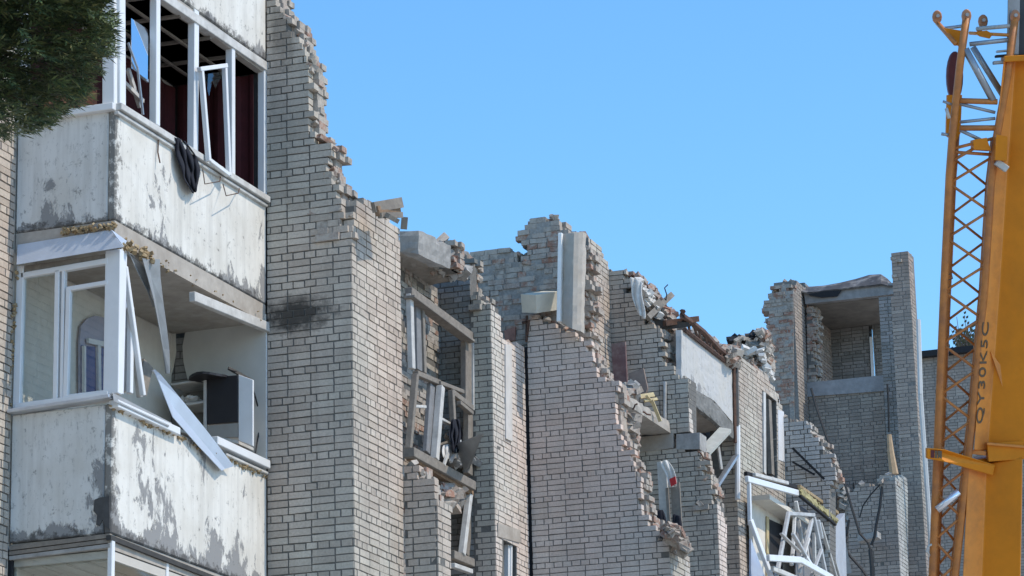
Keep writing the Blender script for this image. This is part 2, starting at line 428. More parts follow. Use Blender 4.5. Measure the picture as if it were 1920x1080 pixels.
def wall(thing, plane, c, poly, mat, thick=.38, mortar=None, phase=0.0, rough=False, joint=.016, rec=.013, back=None, base=True, jit=.06,
         name='wall', holes=(), seed=1, rubble=True, weight=1.0, header=4, inner=True):
    """one face of brickwork: a mortar core with every brick standing proud of it. poly is (s, z, broken-edge flag)"""
    mortar = mortar or MMORT
    back = back or MBROUGH
    rg = random.Random(seed)
    es = Vector((1, 0, 0)) if plane == 'Y' else Vector((0, 1, 0))
    en = Vector((0, -1, 0)) if plane == 'Y' else Vector((1, 0, 0))
    ez = Vector((0, 0, 1))
    def P(s, d, z):           # d = distance behind the brick face
        return (Vector((s, c, z)) if plane == 'Y' else Vector((c, s, z))) - en*d
    core = MB(); inn = MB(); lst = []
    z0 = min(p[1] for p in poly); z1 = max(p[1] for p in poly)
    k0, k1 = int(math.floor(z0/CH)), int(math.ceil(z1/CH))
    prevbot = None
    lowest = None
    for k in range(k0, k1):
        zm = (k+.5)*CH
        ivs = scan(poly, zm)
        for h in holes:
            hv = scan(h, zm)
            new = []
            for iv in ivs:
                cur = [iv]
                for (ha, hb) in hv:
                    nx = []
                    for (a, b) in cur:
                        if hb[0] <= a[0] or ha[0] >= b[0]: nx.append((a, b)); continue
                        if ha[0] > a[0]: nx.append((a, (ha[0], ha[1])))
                        if hb[0] < b[0]: nx.append(((hb[0], hb[1]), b))
                    cur = nx
                new += cur
            ivs = new
        if ivs and lowest is None: lowest = (k*CH, ivs)
        for (a, b) in ivs:
            sa, sb = a[0], b[0]
            if a[1]: sa += rg.uniform(-jit, jit)
            if b[1]: sb += rg.uniform(-jit, jit)
            if sb-sa < .03: continue
            ca, cb = sa + (.05 if a[1] else .003), sb - (.05 if b[1] else .003)
            if cb-ca > .02:
                core.box(P((ca+cb)/2, rec+thick/2, zm), es*(cb-ca)/2, en*thick/2, ez*CH/2)
            # outer bricks
            if rough:
                s = sa + rg.uniform(-.12, 0)
                joints = []
                while s < sb:
                    ln = rg.choice((.25, .25, .125, .19)) + .012
                    joints.append((s, s+ln)); s += ln
            else:
                mod = .13 if k % header == 0 else .26
                ph = phase + (.065 if k % header == 0 else 0)
                i0 = int(math.floor((sa-ph)/mod))
                joints = []
                i = i0
                while ph+i*mod < sb:
                    joints.append((ph+i*mod, ph+(i+1)*mod)); i += 1
            for (ja, jb) in joints:
                la, lb = ja+joint/2, jb-joint/2
                if ja < sa: la = sa+(.004 if not a[1] else 0)
                if jb > sb: lb = sb-(.004 if not b[1] else 0)
                # whole bricks at a broken edge
                if a[1] and ja < sa:
                    if rg.random() < .55: la = sa
                    elif (jb-sa) < .45*(jb-ja): continue
                    else: la = ja+joint/2
                if b[1] and jb > sb:
                    if rg.random() < .55: lb = sb
                    elif (sb-ja) < .45*(jb-ja): continue
                    else: lb = jb-joint/2
                if lb-la < .025: continue
                dj = rg.uniform(-.002, .003) if not rough else rg.uniform(-.012, .02)
                if not rough and rg.random() < .02: dj += .006
                dep = .118
                ctr = P((la+lb)/2, dep/2+dj, zm+rg.uniform(-.0015, .0015)+.007*noise.noise(Vector((la*.9, k*.13, seed))))
                hgt = CH-joint*(.9 if not rough else .6)
                rot = Matrix.Rotation(rg.uniform(-.006, .006)*(1 if not rough else 5), 3, en) @ Matrix.Rotation(rg.uniform(-.008, .008)*(1 if not rough else 5), 3, 'Z')
                ax = Matrix((es, en, ez)).transposed()
                m3 = rot @ ax @ Matrix.Diagonal((lb-la, dep, hgt))
                m4 = m3.to_4x4(); m4.translation = ctr
                px_, py_, dd = topx(ctr)
                vis = 1.0 if (-10 < px_ < 1930 and -10 < py_ < 1090) else 0.0
                vd = (CAM-ctr).normalized()
                area = (lb-la)*hgt*abs(vd.dot(en))/dd**2*vis*weight
                lst.append((area, m4, mat))
            # inner wythes at broken ends
            if inner and thick > .2:
                nw = max(1, int(thick/.13))
                for (e, sg, sv) in ((a, 1, sa), (b, -1, sb)):
                    if not e[1]: continue
                    ie = sv-sg*.03; io = sv+sg*.22
                    if thick > .25: inn.box(P((ie+io)/2, .13+(thick-.13)/2, zm), es*abs(io-ie)/2, en*(thick-.13)/2*.98, ez*CH*.49)
                    for wq in range(1, nw+1):
                        if rg.random() < .06: continue
                        ln = rg.choice((.12, .2, .25))
                        st = sv - sg*rg.uniform(-.07, .075)
                        cc = P(st+sg*ln/2, .13*wq+.06, zm)
                        q = Matrix.Rotation(rg.uniform(-.08, .08), 3, 'Z') @ Matrix.Rotation(rg.uniform(-.05, .05), 3, en)
                        inn.box(cc, q@(es*ln/2), q@(en*.058), q@(ez*.032))
                    for wq in range(rg.choice((0, 1, 1, 2, 3))):
                        sz_ = rg.choice((.02, .03, .04, .05, .08))*rg.uniform(.7, 1.3)
                        inn.chunk(P(sv+sg*rg.uniform(-.035, .10), rg.uniform(.01, thick+.05), zm+rg.uniform(-.04, .04)), (sz_*1.5, sz_*1.2, sz_*.8), rg)
    # rubble lying along the broken top edges
    if rubble:
        n = len(poly)
        for i in range(n):
            a, b = poly[i], poly[(i+1) % n]
            if not a[2]: continue
            ln = math.hypot(b[0]-a[0], b[1]-a[1])
            if abs(b[0]-a[0]) < .25*ln: continue
            for q in range(int(ln*(9 if thick > .2 else 4))):
                t_ = rg.random()
                s = a[0]+(b[0]-a[0])*t_; z = a[1]+(b[1]-a[1])*t_
                sz = rg.choice(((.25, .12, .065), (.12, .12, .065), (.1, .08, .06), (.07, .06, .05)))
                inn.chunk(P(s, rg.uniform(.04, max(.1, thick)), z+rg.uniform(-.06, .05)), sz, rg)
    if base and lowest and lowest[0] > .1:
        for (a, b) in lowest[1]:
            core.box(P((a[0]+b[0])/2, rec+thick/2, lowest[0]/2), es*((b[0]-a[0])/2-.003), en*thick/2, ez*lowest[0]/2)
    W = core.build(name, mortar, thing) if core.v else empty(name, P(poly[0][0], 0, z0))
    if inn.v:
        o = inn.build('broken_brick', back, W)
        o['kind'] = 'stuff'
    BRICKS.setdefault(thing, []).extend((ar, W, m, mt) for (ar, m, mt) in lst)
    return W

def finish_bricks(thing, limit=298):
    """the bricks that show largest become parts one by one, the others are joined"""
    lst = BRICKS.get(thing, [])
    lst.sort(key=lambda t_: -t_[0])
    rest = {}
    for i, (ar, W, m4, mt) in enumerate(lst):
        if i < limit and ar > 0:
            me = brick_mesh(mt)[(i*7+i//5) % 6]
            o = bpy.data.objects.new('brick', me)
            COL.objects.link(o)
            o.parent = W
            mm = m4.copy(); mm.translation = m4.translation - WLOC[W]
            o.matrix_basis = mm
        else:
            rest.setdefault(mt.name, (mt, []))[1].append(m4)
    if rest:
        vs, fs, mi, mats = [], [], [], []
        for q, (nm, (mt, ms)) in enumerate(rest.items()):
            mats.append(mt)
            for i, m4 in enumerate(ms):
                me = brick_mesh(mt)[(i*7+i//5) % 6]
                b = len(vs)
                vs += [m4 @ v.co for v in me.vertices]
                for pg in me.polygons:
                    fs.append(tuple(b+j for j in pg.vertices)); mi.append(q)
        me = bpy.data.meshes.new('brickwork')
        org = WLOC[thing]
        me.from_pydata([v-org for v in vs], [], fs)
        for mt in mats: me.materials.append(mt)
        me.polygons.foreach_set('material_index', mi)
        me.update()
        o = bpy.data.objects.new('brickwork', me)
        COL.objects.link(o); o.parent = thing
        o['kind'] = 'stuff'

def sheet(plane, c, pts, depth, mat, name, parent=None, **kw):
    """an outline on a wall plane with real thickness going into the wall"""
    en = Vector((0, -1, 0)) if plane == 'Y' else Vector((1, 0, 0))
    P_ = [(onY(x, y, c) if plane == 'Y' else onX(x, y, c)) for (x, y) in pts]
    return MB().prism(P_, -en*depth).build(name, mat, parent, **kw)
NX, NY = Vector((1, 0, 0)), Vector((0, -1, 0))
def roughen(o, length=.12, amp=.02, seed=0):
    """break up the clean faces and edges of a concrete piece"""
    me = o.data
    bm = bmesh.new(); bm.from_mesh(me)
    bmesh.ops.triangulate(bm, faces=[f for f in bm.faces if len(f.verts) > 4])
    for it in range(4):
        es_ = [e for e in bm.edges if e.calc_length() > length]
        if not es_ or len(bm.verts) > 2500: break
        bmesh.ops.subdivide_edges(bm, edges=es_, cuts=1, use_grid_fill=True)
        bmesh.ops.triangulate(bm, faces=[f for f in bm.faces if len(f.verts) > 4])
    bm.normal_update()
    off = {}
    for v in bm.verts:
        q = v.co*7+Vector((seed, seed*2.3, 0))
        sharp = len({tuple(round(x, 1) for x in f.normal) for f in v.link_faces}) > 1
        k = noise.noise(q)*.5+noise.noise(q*2.7)*.5
        off[v] = v.normal*((-abs(k)*2.2 if sharp else k*.6)*amp)
    for v, d in off.items(): v.co += d
    bm.to_mesh(me); bm.free()
    return o

# ------------------------------------------------------------------ ground
g = MB().aabb((-400, -200, -.4), (400, 900, 0)).build('ground', m_plain('dusty_ground', (.46, .435, .39), .95, .2, 3, dirt=(.33, .31, .26), dscale=.3, damt=.5, bmp=.3))
g['kind'] = 'structure'

# ================================================================== NEAR SECTION
XA, YP, X1 = -13.50, 29.0, -12.53          # parapet front, brick pier face, pier side face
YA = 25.61                                 # balcony end face
XF = -14.57                                # main facade
near = empty('apartment_building', (-14.2, 29.5, 0), 'near end of the shelled brick block with flaking white balconies and a jagged pier', 'apartment building', 'sections of the shelled brick apartment block')
# brick facade at the far left, behind the tree
wall(near, 'X', XF, [(20.4, 5.4, 0), (25.60, 5.4, 0), (25.60, 15.5, 0), (20.4, 15.5, 0)], MBR, seed=11, phase=.02)
# the facade behind the balconies
o = MB().aabb((XF-.3, 25.62, 0), (XF-.02, 28.975, 16.2)).build('wall', MPLAST, near)
o['label'] = 'cream plastered loggia back wall'
# brick pier: face towards the camera with the torn right edge, then its sunlit side
face = [(500, 1130, 0), (500, -60, 0), (505, -60, 1), (512, 0, 1), (544, 39, 1), (564, 78, 1), (577, 105, 1), (585, 132, 1), (583, 171, 1), (587, 218, 1), (590, 250, 1), (597, 266, 1),
        (618, 268, 1), (620, 311, 1), (630, 342, 1), (634, 366, 1), (641, 389, 1), (648, 409, 1), (650, 437, 1), (660, 443, 0), (664, 1130, 0)]
fp = pl('Y', YP, face)
fp = [((X1-.004) if 0 <= i - len(fp) + 2 else s, z, b) for i, (s, z, b) in enumerate(fp)]
fp = [(XA+.002 if i < 2 else s, z, b) for i, (s, z, b) in enumerate(fp)]
wall(near, 'Y', YP, fp, MBR, thick=.30, seed=3, phase=fp[0][0]+.235, jit=.03)
YE = 30.32
side = [(664, 1130, 0), (661, 450, 1), (664, 380, 1), (690, 372, 1), (722, 402, 1), (747, 427, 0), (752, 1130, 0)]
sp = pl('X', X1, side)
sp = [(YP+.004, sp[0][1], 0), (YP+.004, sp[1][1], 1), (YP+.06, sp[2][1], 1)] + sp[3:5] + [(YE, sp[5][1], 0), (YE, sp[6][1], 0)]
wall(near, 'X', X1, sp, MBR, thick=.40, seed=4, phase=YP+.13, jit=.02)
# lower stump of the next wall step, broken off beside the pier
Xs = onY(820, 950, YE).x
st = pl('Y', YE, [(753, 1130, 0), (753, 868, 1), (778, 872, 1), (795, 895, 1), (812, 918, 1), (820, 935, 0), (821, 1130, 0)])
st[0] = (X1+.004, st[0][1], 0); st[1] = (X1+.004, st[1][1], 1)
st[-2] = (Xs-.004, st[-2][1], 0); st[-1] = (Xs-.004, st[-1][1], 0)
wall(near, 'Y', YE, st, MBR, thick=.3, seed=5, phase=X1+.1)
sv = pl('X', Xs, [(821, 1130, 0), (821, 930, 1), (830, 935, 1), (846, 955, 0), (846, 1130, 0)])
sv[0] = (YE+.004, sv[0][1], 0); sv[1] = (YE+.004, sv[1][1], 1)
wall(near, 'X', Xs, sv, MBR, thick=.3, seed=6, phase=YE+.13, back=MBROUGH)

# ---- balconies: an L of painted concrete panels on a slab, three storeys
def balcony(z0, z1, seed, thr, slab=True):
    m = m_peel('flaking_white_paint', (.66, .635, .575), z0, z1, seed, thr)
    pp = MB()
    pp.aabb((XA-.08, YA+.0, z0), (XA, YP-.012, z1))
    pp.build('parapet', m, near, bevel=.012)
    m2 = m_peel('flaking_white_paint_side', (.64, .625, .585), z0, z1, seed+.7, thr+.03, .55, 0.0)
    MB().aabb((XF, YA, z0), (XA-.084, YA+.08, z1)).build('parapet', m2, near, bevel=.012)
    if slab:
        MB().aabb((XF, YA+.03, z0-.14), (XA-.02, YP-.012, z0-.004)).build('balcony_slab', MCONCB, near)
balcony(13.06, 14.3, 1.3, .66)
balcony(10.36, 11.47, 2.1, .655)
balcony(7.34, 8.57, 4.4, .60)
# grime line and concrete pad at the foot corner of the lower balcony
sheet('Y', YA-.012, [(177, 937), (186, 933), (205, 930), (205, 992), (197, 988), (192, 975), (186, 986), (180, 984), (182, 966), (175, 958)], .01, m_plain('bare_dark_render', (.07, .068, .066), .9, .3, 12, bmp=.5), 'render_patch', near)
for k, (ya, yb, mt) in enumerate(((1000, 1008, MWOODG), (1010, 1017, MWOODG), (1019, 1026, MCONC))):
    sheet('Y', YA-.02+.006*k, [(17, ya+24), (206, ya), (206, yb), (17, yb+24)], .05, mt, 'fascia_board', near)
sheet('X', XA+.012, [(208, 1003), (500, 1118), (500, 1126), (208, 1012)], .05, m_plain('dark_joint', (.05, .048, .045), .9, .3, 12), 'fascia_board', near)

def PX(x, y, d=0.0): return onX(x, y, XA+d)
def PY(x, y, d=0.0): return onY(x, y, YA-d)
def vbar(mb, a, b, wd, dp=.06, d=-.04): mb.bar(PX(*a, d), PX(*b, d), wd, dp, NX)
def ubar(mb, a, b, wd, dp=.06, d=-.04): mb.bar(PY(*a, d), PY(*b, d), wd, dp, NY)

# ---- top storey glazing
def frames(fn, bars, name, mat, lab=None):
    b_ = MB()
    for q in bars: fn(b_, *q)
    o = b_.build(name, mat, near, bevel=.006)
    if lab: o['label'] = lab
    return o
frames(vbar, [((224, -40), (225, 207), .12, .07)], 'window_post', MPVC)
frames(vbar, [((291, -40), (290, 236), .085, .08)], 'window_post', MPVC)
frames(vbar, [((363, 20), (361, 300), .10, .08)], 'window_post', MPVC)
frames(vbar, [((432, 80), (432, 335), .075, .08)], 'window_post', MPVC)
frames(vbar, [((492, 118), (492, 372), .07, .08)], 'window_post', MPVC)
frames(vbar, [((225, -58), (498, 128), .10, .09, -.03)], 'window_head', MPVCD)
frames(vbar, [((218, 200), (498, 376), .07, .12, .0)], 'window_sill', MPVCD)
frames(vbar, [((218, 211), (498, 386), .035, .05, .008)], 'window_sill', MPVCD)
frames(ubar, [((92, 219), (217, 201), .07, .12, .01)], 'window_sill', MPVC)
frames(ubar, [((206, -40), (206, 205), .13, .07)], 'window_post', MPVC)
frames(ubar, [((50, -40), (47, 222), .07, .07)], 'window_post', MPVC)
# a casement hanging open in the third light
sash = MB()
for (a, b_) in (((373, 130), (424, 123)), ((377, 132), (391, 303)), ((421, 126), (429, 330)), ((391, 300), (428, 328))):
    sash.bar(PX(*a, .05), PX(*b_, .10), .045, .05, NX)
o = sash.build('casement', MPVC, near, bevel=.005); o['label'] = 'white casement hanging twisted and without glass'
# shards
sheet('X', XA-.06, [(378, 140), (420, 134), (412, 150), (404, 165), (398, 152), (392, 180), (386, 158)], .005, MGLASS, 'pane', near)
mb = MB()
p4 = [PX(248, 30, -.05), PX(277, 52, -.05), PX(277, 150, .02), PX(262, 128, .01), PX(252, 100, -.02)]
p4 = [PX(246, 34, -.10), PX(278, 56, -.10), PX(277, 150, .02), PX(247, 128, .02)]
mb.prism(p4, NX*-.006)
o = mb.build('pane', MMIRR, near); o['label'] = 'cracked pane reflecting blue sky'
mb = MB(); mb.bar(PX(240, 80, .0), PX(258, 128, .03), .015, .02, NX); mb.bar(PX(258, 128, .03), PX(268, 215, .03), .02, .02, NX)
mb.bar(PX(262, 140, 0), PX(277, 152, 0), .03, .02, NX)
mb.build('broken_frame', MSTEEL, near)
mb = MB(); mb.bar(PX(233, 155, -.2), PX(268, 190, -.2), .04, .03, NX); mb.bar(PX(240, 130, -.2), PX(262, 200, -.25), .05, .03, NX)
mb.build('broken_frame', MPVCD, near)
# interior of the top storey: burnt ceiling with battens, dark red hangings
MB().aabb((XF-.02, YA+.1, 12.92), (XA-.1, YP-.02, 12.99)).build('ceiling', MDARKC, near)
mb = MB()
for yy in (26.3, 26.9, 27.6, 28.2): mb.box((XF/2+XA/2, yy+.1, 12.90), (.5, .03, 0), (-.0, .02, 0), (0, 0, .015))
for xx in (-13.85, -14.25): mb.box((xx, 27.3, 12.88), (.015, -.05, 0), (.0, 1.6, 0), (0, 0, .012))
mb.build('ceiling_batten', MWOODG, near)
def curtain(pts, n, amp, z0, z1, nrm, mat, name, rg=random.Random(2)):
    a, b_ = Vector(pts[0]), Vector(pts[1])
    vs = []; fs = []
    for i in range(n+1):
        t_ = i/n
        off = nrm*(amp*math.sin(t_*n*1.1)+rg.uniform(-amp, amp)*.4)
        p = a.lerp(b_, t_)+off
        vs += [(p.x, p.y, z0), (p.x, p.y, z1)]
    for i in range(n): fs.append((2*i, 2*i+2, 2*i+3, 2*i+1))
    me = MB(); me.add(vs, fs)
    return me.build(name, mat, near, solid=.006)
curtain([(XF+.04, YA+.15, 0), (XF+.04, YP-.1, 0)], 60, .02, 10.4, 12.85, NX, MRED, 'curtain')
curtain([(XF+.05, YP-.06, 0), (XA-.12, YP-.06, 0)], 24, .02, 10.4, 12.9, NY, MRED, 'curtain')
curtain([(XF+.2, YA+.16, 0), (XA-.3, YA+.16, 0)], 20, .02, 11.3, 11.75, NY, m_plain('rust_curtain', (.30, .12, .07), .9, .2, 8), 'curtain')
MB().aabb((XF, YA+.09, 10.362), (XA-.09, YP-.02, 10.40)).build('floor', MCONCB, near)
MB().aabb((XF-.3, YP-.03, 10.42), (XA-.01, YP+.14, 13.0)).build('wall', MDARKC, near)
MB().aabb((XF-.3, YP+.15, 0), (XA+.05, YP+.25, 16)).build('wall', MMORT, near)
# little flower-box brackets left under the sill
mb = MB()
for (a, b_, c_) in (((380, 318), (384, 345), (412, 340)), ((418, 345), (424, 367), (447, 362))):
    mb.tube([PX(*a, .02), PX(*b_, .16), PX(*c_, .10), PX(c_[0]+2, c_[1]-10, .02)], .006, 5)
mb.tube([PX(297, 262, .015), PX(296, 285, .02), PX(300, 305, .05)], .008, 5)
mb.build('sill_bracket', MRUST, near)

# ---- middle storey
zt = 10.32
# ragged foam and flashing along the slab edge
rg = random.Random(5)
mb = MB()
for q in range(150):
    t_ = rg.random()**1.3
    p = PX(222, 452, .0).lerp(PX(500, 600, .0), t_)
    r_ = rg.uniform(.012, .03)*(1.4 if t_ < .25 else .7)
    if t_ > .3 and rg.random() < .8: continue
    mb.chunk(p+Vector((rg.uniform(-.04, .05), rg.uniform(-.05, .05), rg.uniform(-.06, .05))), (r_*1.6, r_*1.6, r_), rg)
for q in range(60):
    t_ = rg.random()
    p = PY(115, 432, .0).lerp(PY(215, 424, .0), t_)
    mb.chunk(p+Vector((rg.uniform(-.03, .03), rg.uniform(-.05, .02), rg.uniform(-.04, .02))), (.04, .04, .02), rg)
for q in range(40):
    p = PY(36, 500, .0).lerp(PY(18, 770, .0), rg.random())
    mb.chunk(p+Vector((rg.uniform(-.02, .0), rg.uniform(-.05, .02), rg.uniform(-.04, .02))), (.02, .03, .04), rg)
for q in range(70):
    t_ = rg.random()
    p = PX(212, 764, .0).lerp(PX(498, 893, .0), t_)
    mb.chunk(p+Vector((rg.uniform(-.01, .03), rg.uniform(-.05, .05), rg.uniform(-.035, .015))), (.03, .06, .02), rg)
o = mb.build('foam_sealant', MFOAM, near); o['kind'] = 'stuff'
MB().aabb((XF, YA+.01, 10.16), (XA-.01, YP-.012, 10.355)).build('balcony_slab', MCONCB, near)
# flashing over the end window
mb = MB()
mb.prism([PY(33, 459, .02), PY(207, 431, .02), PY(230, 463, .10), PY(31, 496, .10)], (0, .012, 0))
mb.prism([PX(207, 431, .02), PX(236, 452, .02), PX(230, 463, .06)], (0.012, 0, 0))
o = mb.build('flashing', m_plain('pale_blue_flashing', (.50, .55, .62), .45, .12, 6, metal=.2), near)
sheet('Y', YA+.02, [(46, 498), (200, 476), (200, 494), (46, 514)], .02, MWOODG, 'blind_box', near)
# end window: outer frame, fixed light, casement
frames(ubar, [((42, 518), (205, 490), .055, .07)], 'window_frame', MPVC)
frames(ubar, [((41, 500), (33, 768), .075, .07)], 'window_frame', MPVC)
frames(ubar, [((30, 765), (206, 741), .07, .08)], 'window_frame', MPVC)
frames(ubar, [((110, 508), (106, 752), .05, .07)], 'window_frame', MPVC)
frames(ubar, [((121, 505), (117, 752), .035, .06)], 'window_frame', MPVC)
frames(ubar, [((215, 470), (211, 740), .16, .08, -.05)], 'window_post', MPVC)
frames(ubar, [((130, 540), (124, 748), .05, .05, -.03), ((126, 543), (204, 530), .045, .05, -.031), ((124, 746), (204, 736), .05, .05, -.032)], 'casement', MPVC)
frames(ubar, [((20, 774), (212, 745), .035, .16, .03)], 'window_sill', MSHEET)
sheet('Y', YA+.045, [(46, 522), (108, 512), (104, 752), (38, 760)], .006, MGLASS, 'pane', near)
sheet('Y', YA+.045, [(133, 542), (202, 532), (198, 738), (128, 746)], .006, MGLASS, 'pane', near)
# the flat's own arched window seen through the casement
def IX(x, y): return onX(x, y, XF+.0)
mb = MB(); mb.prism([IX(x, y) for x, y in ((146, 745), (146, 640), (149, 612), (160, 598), (176, 592), (192, 596), (202, 606), (202, 745))], (.02, 0, 0)); mb.build('arch_reveal', m_plain('lilac_grey_plaster', (.34, .34, .42), .85, .1, 5, bmp=.1), near)
mb = MB(); mb.prism([IX(x, y) for x, y in ((148, 743), (148, 648), (202, 655), (202, 743))], (.03, 0, 0)); mb.build('pane', m_plain('deep_blue_pane', (.05, .10, .26), .15, .05, 5, spec=.6, bmp=0), near)
mb = MB()
for a, b_, w_ in (((156, 640), (203, 650), .05), ((176, 648), (177, 743), .06), ((150, 744), (203, 747), .05), ((149, 650), (149, 743), .035)): mb.bar(IX(*a)+Vector((.05, 0, 0)), IX(*b_)+Vector((.05, 0, 0)), w_, .03, NX)
mb.build('window_frame', MPVC, near)
# front: bright corner post, leaning remains of the front casement, sill, head, end post
frames(vbar, [((226, 468), (219, 738), .13, .08)], 'window_post', MPVC)
frames(vbar, [((234, 500), (268, 742), .05, .05, -.02)], 'broken_frame', MPVC)
frames(vbar, [((245, 575), (243, 738), .06, .05, -.06)], 'broken_frame', MPVC)
frames(vbar, [((247, 600), (262, 745), .05, .05, -.10)], 'broken_frame', MPVCD)
frames(vbar, [((236, 540), (234, 735), .05, .05, -.12)], 'broken_frame', MSHEET)
frames(vbar, [((360, 556), (500, 614), .10, .07, .0)], 'window_head', MPVCD, 'white head rail broken off at its left end')
frames(vbar, [((497, 606), (496, 866), .10, .08)], 'window_post', MPVC)
frames(vbar, [((213, 757), (330, 810), .075, .10, .02)], 'window_sill', MPVC)
frames(vbar, [((400, 826), (499, 872), .085, .10, .02)], 'window_sill', MPVC)
frames(vbar, [((420, 852), (499, 888), .03, .06, .01)], 'window_sill', MPVCD)
mb = MB(); mb.prism([PX(211, 738, .03), PX(322, 795, .03), PX(316, 800, .08), PX(213, 752, .08)], (0, 0, .01)); mb.build('window_sill', MSHEETD, near)
# loggia end wall: plaster with a strip fallen off, brick behind
YW = YP-.012
zz = lambda x, y: onY(x, y, YW)
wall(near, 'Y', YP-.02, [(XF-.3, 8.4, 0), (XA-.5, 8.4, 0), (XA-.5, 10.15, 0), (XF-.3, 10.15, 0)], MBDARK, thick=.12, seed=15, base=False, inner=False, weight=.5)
mb = MB(); mb.prism([zz(351, 596), zz(350, 620), zz(344, 650), zz(346, 680), zz(352, 706), zz(360, 735), zz(362, 840), zz(505, 900), zz(505, 600), zz(430, 585)], (0, -.03, 0))
mb2 = mb
o = MB().prism([p+Vector((0, -.012, 0)) for p in (zz(351, 592), zz(350, 620), zz(344, 650), zz(346, 680), zz(352, 706), zz(360, 735), zz(362, 850), zz(500, 900), zz(500, 590))], (0, -.012, 0)).build('plaster', m_plain('off_white_plaster', (.52, .50, .45), .9, .08, 5, dirt=(.5, .47, .41), dscale=1.6, damt=.5), near)
o = MB().prism([p+Vector((0, -.014, 0)) for p in (zz(318, 596), zz(330, 598), zz(332, 660), zz(327, 690), zz(318, 720))], (0, -.01, 0)).build('plaster', MPLAST, near)

# ---- loose things in and on the near section
def thing_mb(mb, name, mat, label, cat, group=None, **kw):
    o = mb.build(name, mat, None, **kw)
    return tag(o, label, cat, group)
# cabinet in the middle loggia
YCB = 28.52
def CB(x, y, d=0.0): return onY(x, y, YCB-d)
kb = empty('cabinet', onY(398, 845, YCB), 'broken kitchen cabinet with open shelves and a black panel in the middle loggia', 'cabinet')
def cpart(name, pts, depth, mat, d=0.0):
    return MB().prism([CB(x, y, d) for x, y in pts], (0, depth, 0)).build(name, mat, kb, bevel=.004)
cpart('side_panel', [(381, 708), (387, 707), (387, 805), (381, 808)], .40, MPVCD)
cpart('back_panel', [(322, 715), (381, 708), (381, 806), (322, 800)], .02, m_plain('shadow_board', (.20, .19, .17), .8, .2, 6), -.36)
cpart('shelf', [(320, 719), (381, 710), (381, 714), (320, 723)], .38, MPVCD, -.005)
cpart('shelf', [(338, 757), (381, 751), (381, 756), (338, 762)], .36, MPVCD, -.01)
cpart('shelf', [(326, 802), (446, 826), (446, 832), (326, 808)], .38, MPVCD, -.005)
cpart('dark_panel', [(388, 708), (446, 703), (446, 791), (388, 796)], .05, MDARKP, .003)
cpart('drawer_front', [(388, 798), (446, 793), (446, 820), (388, 822)], .03, m_plain('grey_beige_laminate', (.30, .28, .25), .6, .15, 6), -.004)
cpart('side_panel', [(447, 702), (474, 712), (474, 836), (447, 826)], .03, MPVC, .0)
tb = MB()
pts = []
c0 = CB(392, 707, .02)
for k in range(18):
    a = 2*math.pi*k/18
    pts.append(c0+Vector((math.cos(a)*.20, -.02+math.sin(a)*.20, .01*math.sin(3*a))))
tb.prism(pts, (0, 0, -.025))
thing_mb(tb, 'table_top', MDARKP, 'dark round table top lying on the broken cabinet', 'table top')
# items on the shelf
rg = random.Random(9)
tb = MB()
for q in range(14): tb.chunk(CB(rg.uniform(342, 372), 751, -.1)+Vector((0, rg.uniform(-.05, .1), rg.uniform(0, .02))), (.08, .08, .03), rg)
thing_mb(tb, 'paper_heap', MWHITEC, 'crumpled white papers on the open shelf of the cabinet', 'papers')
# board leaning in the loggia, next to the cabinet
tb = MB().prism([onX(270, 672, XA-.55), onX(287, 690, XA-.55), onX(275, 742, XA-.5), onX(263, 740, XA-.5)], (-.03, 0, 0))
thing_mb(tb, 'leaning_board', MWOODG, 'short dark board leaning behind the twisted white window frame', 'board')
# bent metal strips
def strip(left, right, name, mat, label, cat, d0, d1, solid=.006):
    n = len(left)
    vs = []; fs = []
    for i in range(n):
        t_ = i/(n-1); d = d0+(d1-d0)*t_
        a, b_ = PX(*left[i], d), PX(*right[i], d)
        m_ = (a+b_)/2 + NX*-.03
        vs += [a, m_, b_]
    for i in range(n-1):
        for k in range(2): fs.append((3*i+k, 3*i+k+1, 3*i+k+4, 3*i+k+3))
    b = MB(); b.add(vs, fs)
    return thing_mb(b, name, mat, label, cat, solid=solid)
strip([(288, 694), (297, 716), (323, 782), (369, 834), (415, 883)], [(291, 693), (301, 702), (337, 746), (386, 806), (438, 874)], 'metal_strip',
      m_plain('pale_blue_sheet', (.50, .56, .64), .42, .1, 6, metal=.25), 'long pale blue sill strip dangling out over the lower balcony', 'metal strip', .03, .07)
strip([(266, 484), (276, 520), (287, 560), (297, 610), (304, 650), (312, 700)], [(299, 486), (300, 520), (306, 570), (313, 620), (317, 655), (318, 700)], 'metal_strip', MSHEETD, 'dull grey flashing strip hanging down from the slab into the broken window', 'metal strip', .06, -.10)
strip([(240, 470), (252, 500), (275, 545), (290, 575)], [(247, 476), (270, 500), (288, 540), (292, 575)], 'metal_strip', MSHEETD, 'short grey flashing scrap folded behind the white corner post', 'metal strip', .03, -.1)
# cable and arm at the right end of the loggia
tb = MB()
tb.tube([PX(430, 693, -.25), PX(452, 700, -.2), PX(466, 712, -.12), PX(477, 738, -.1), PX(489, 782, -.08), PX(487, 800, -.08), PX(478, 855, -.08)], .008, 6)
tb.bar(PX(428, 690, -.28), PX(470, 713, -.12), .035, .02, NX)
thing_mb(tb, 'cable', MCABLE, 'thin black cable drooping from a bent bracket at the right end of the middle loggia', 'cable')
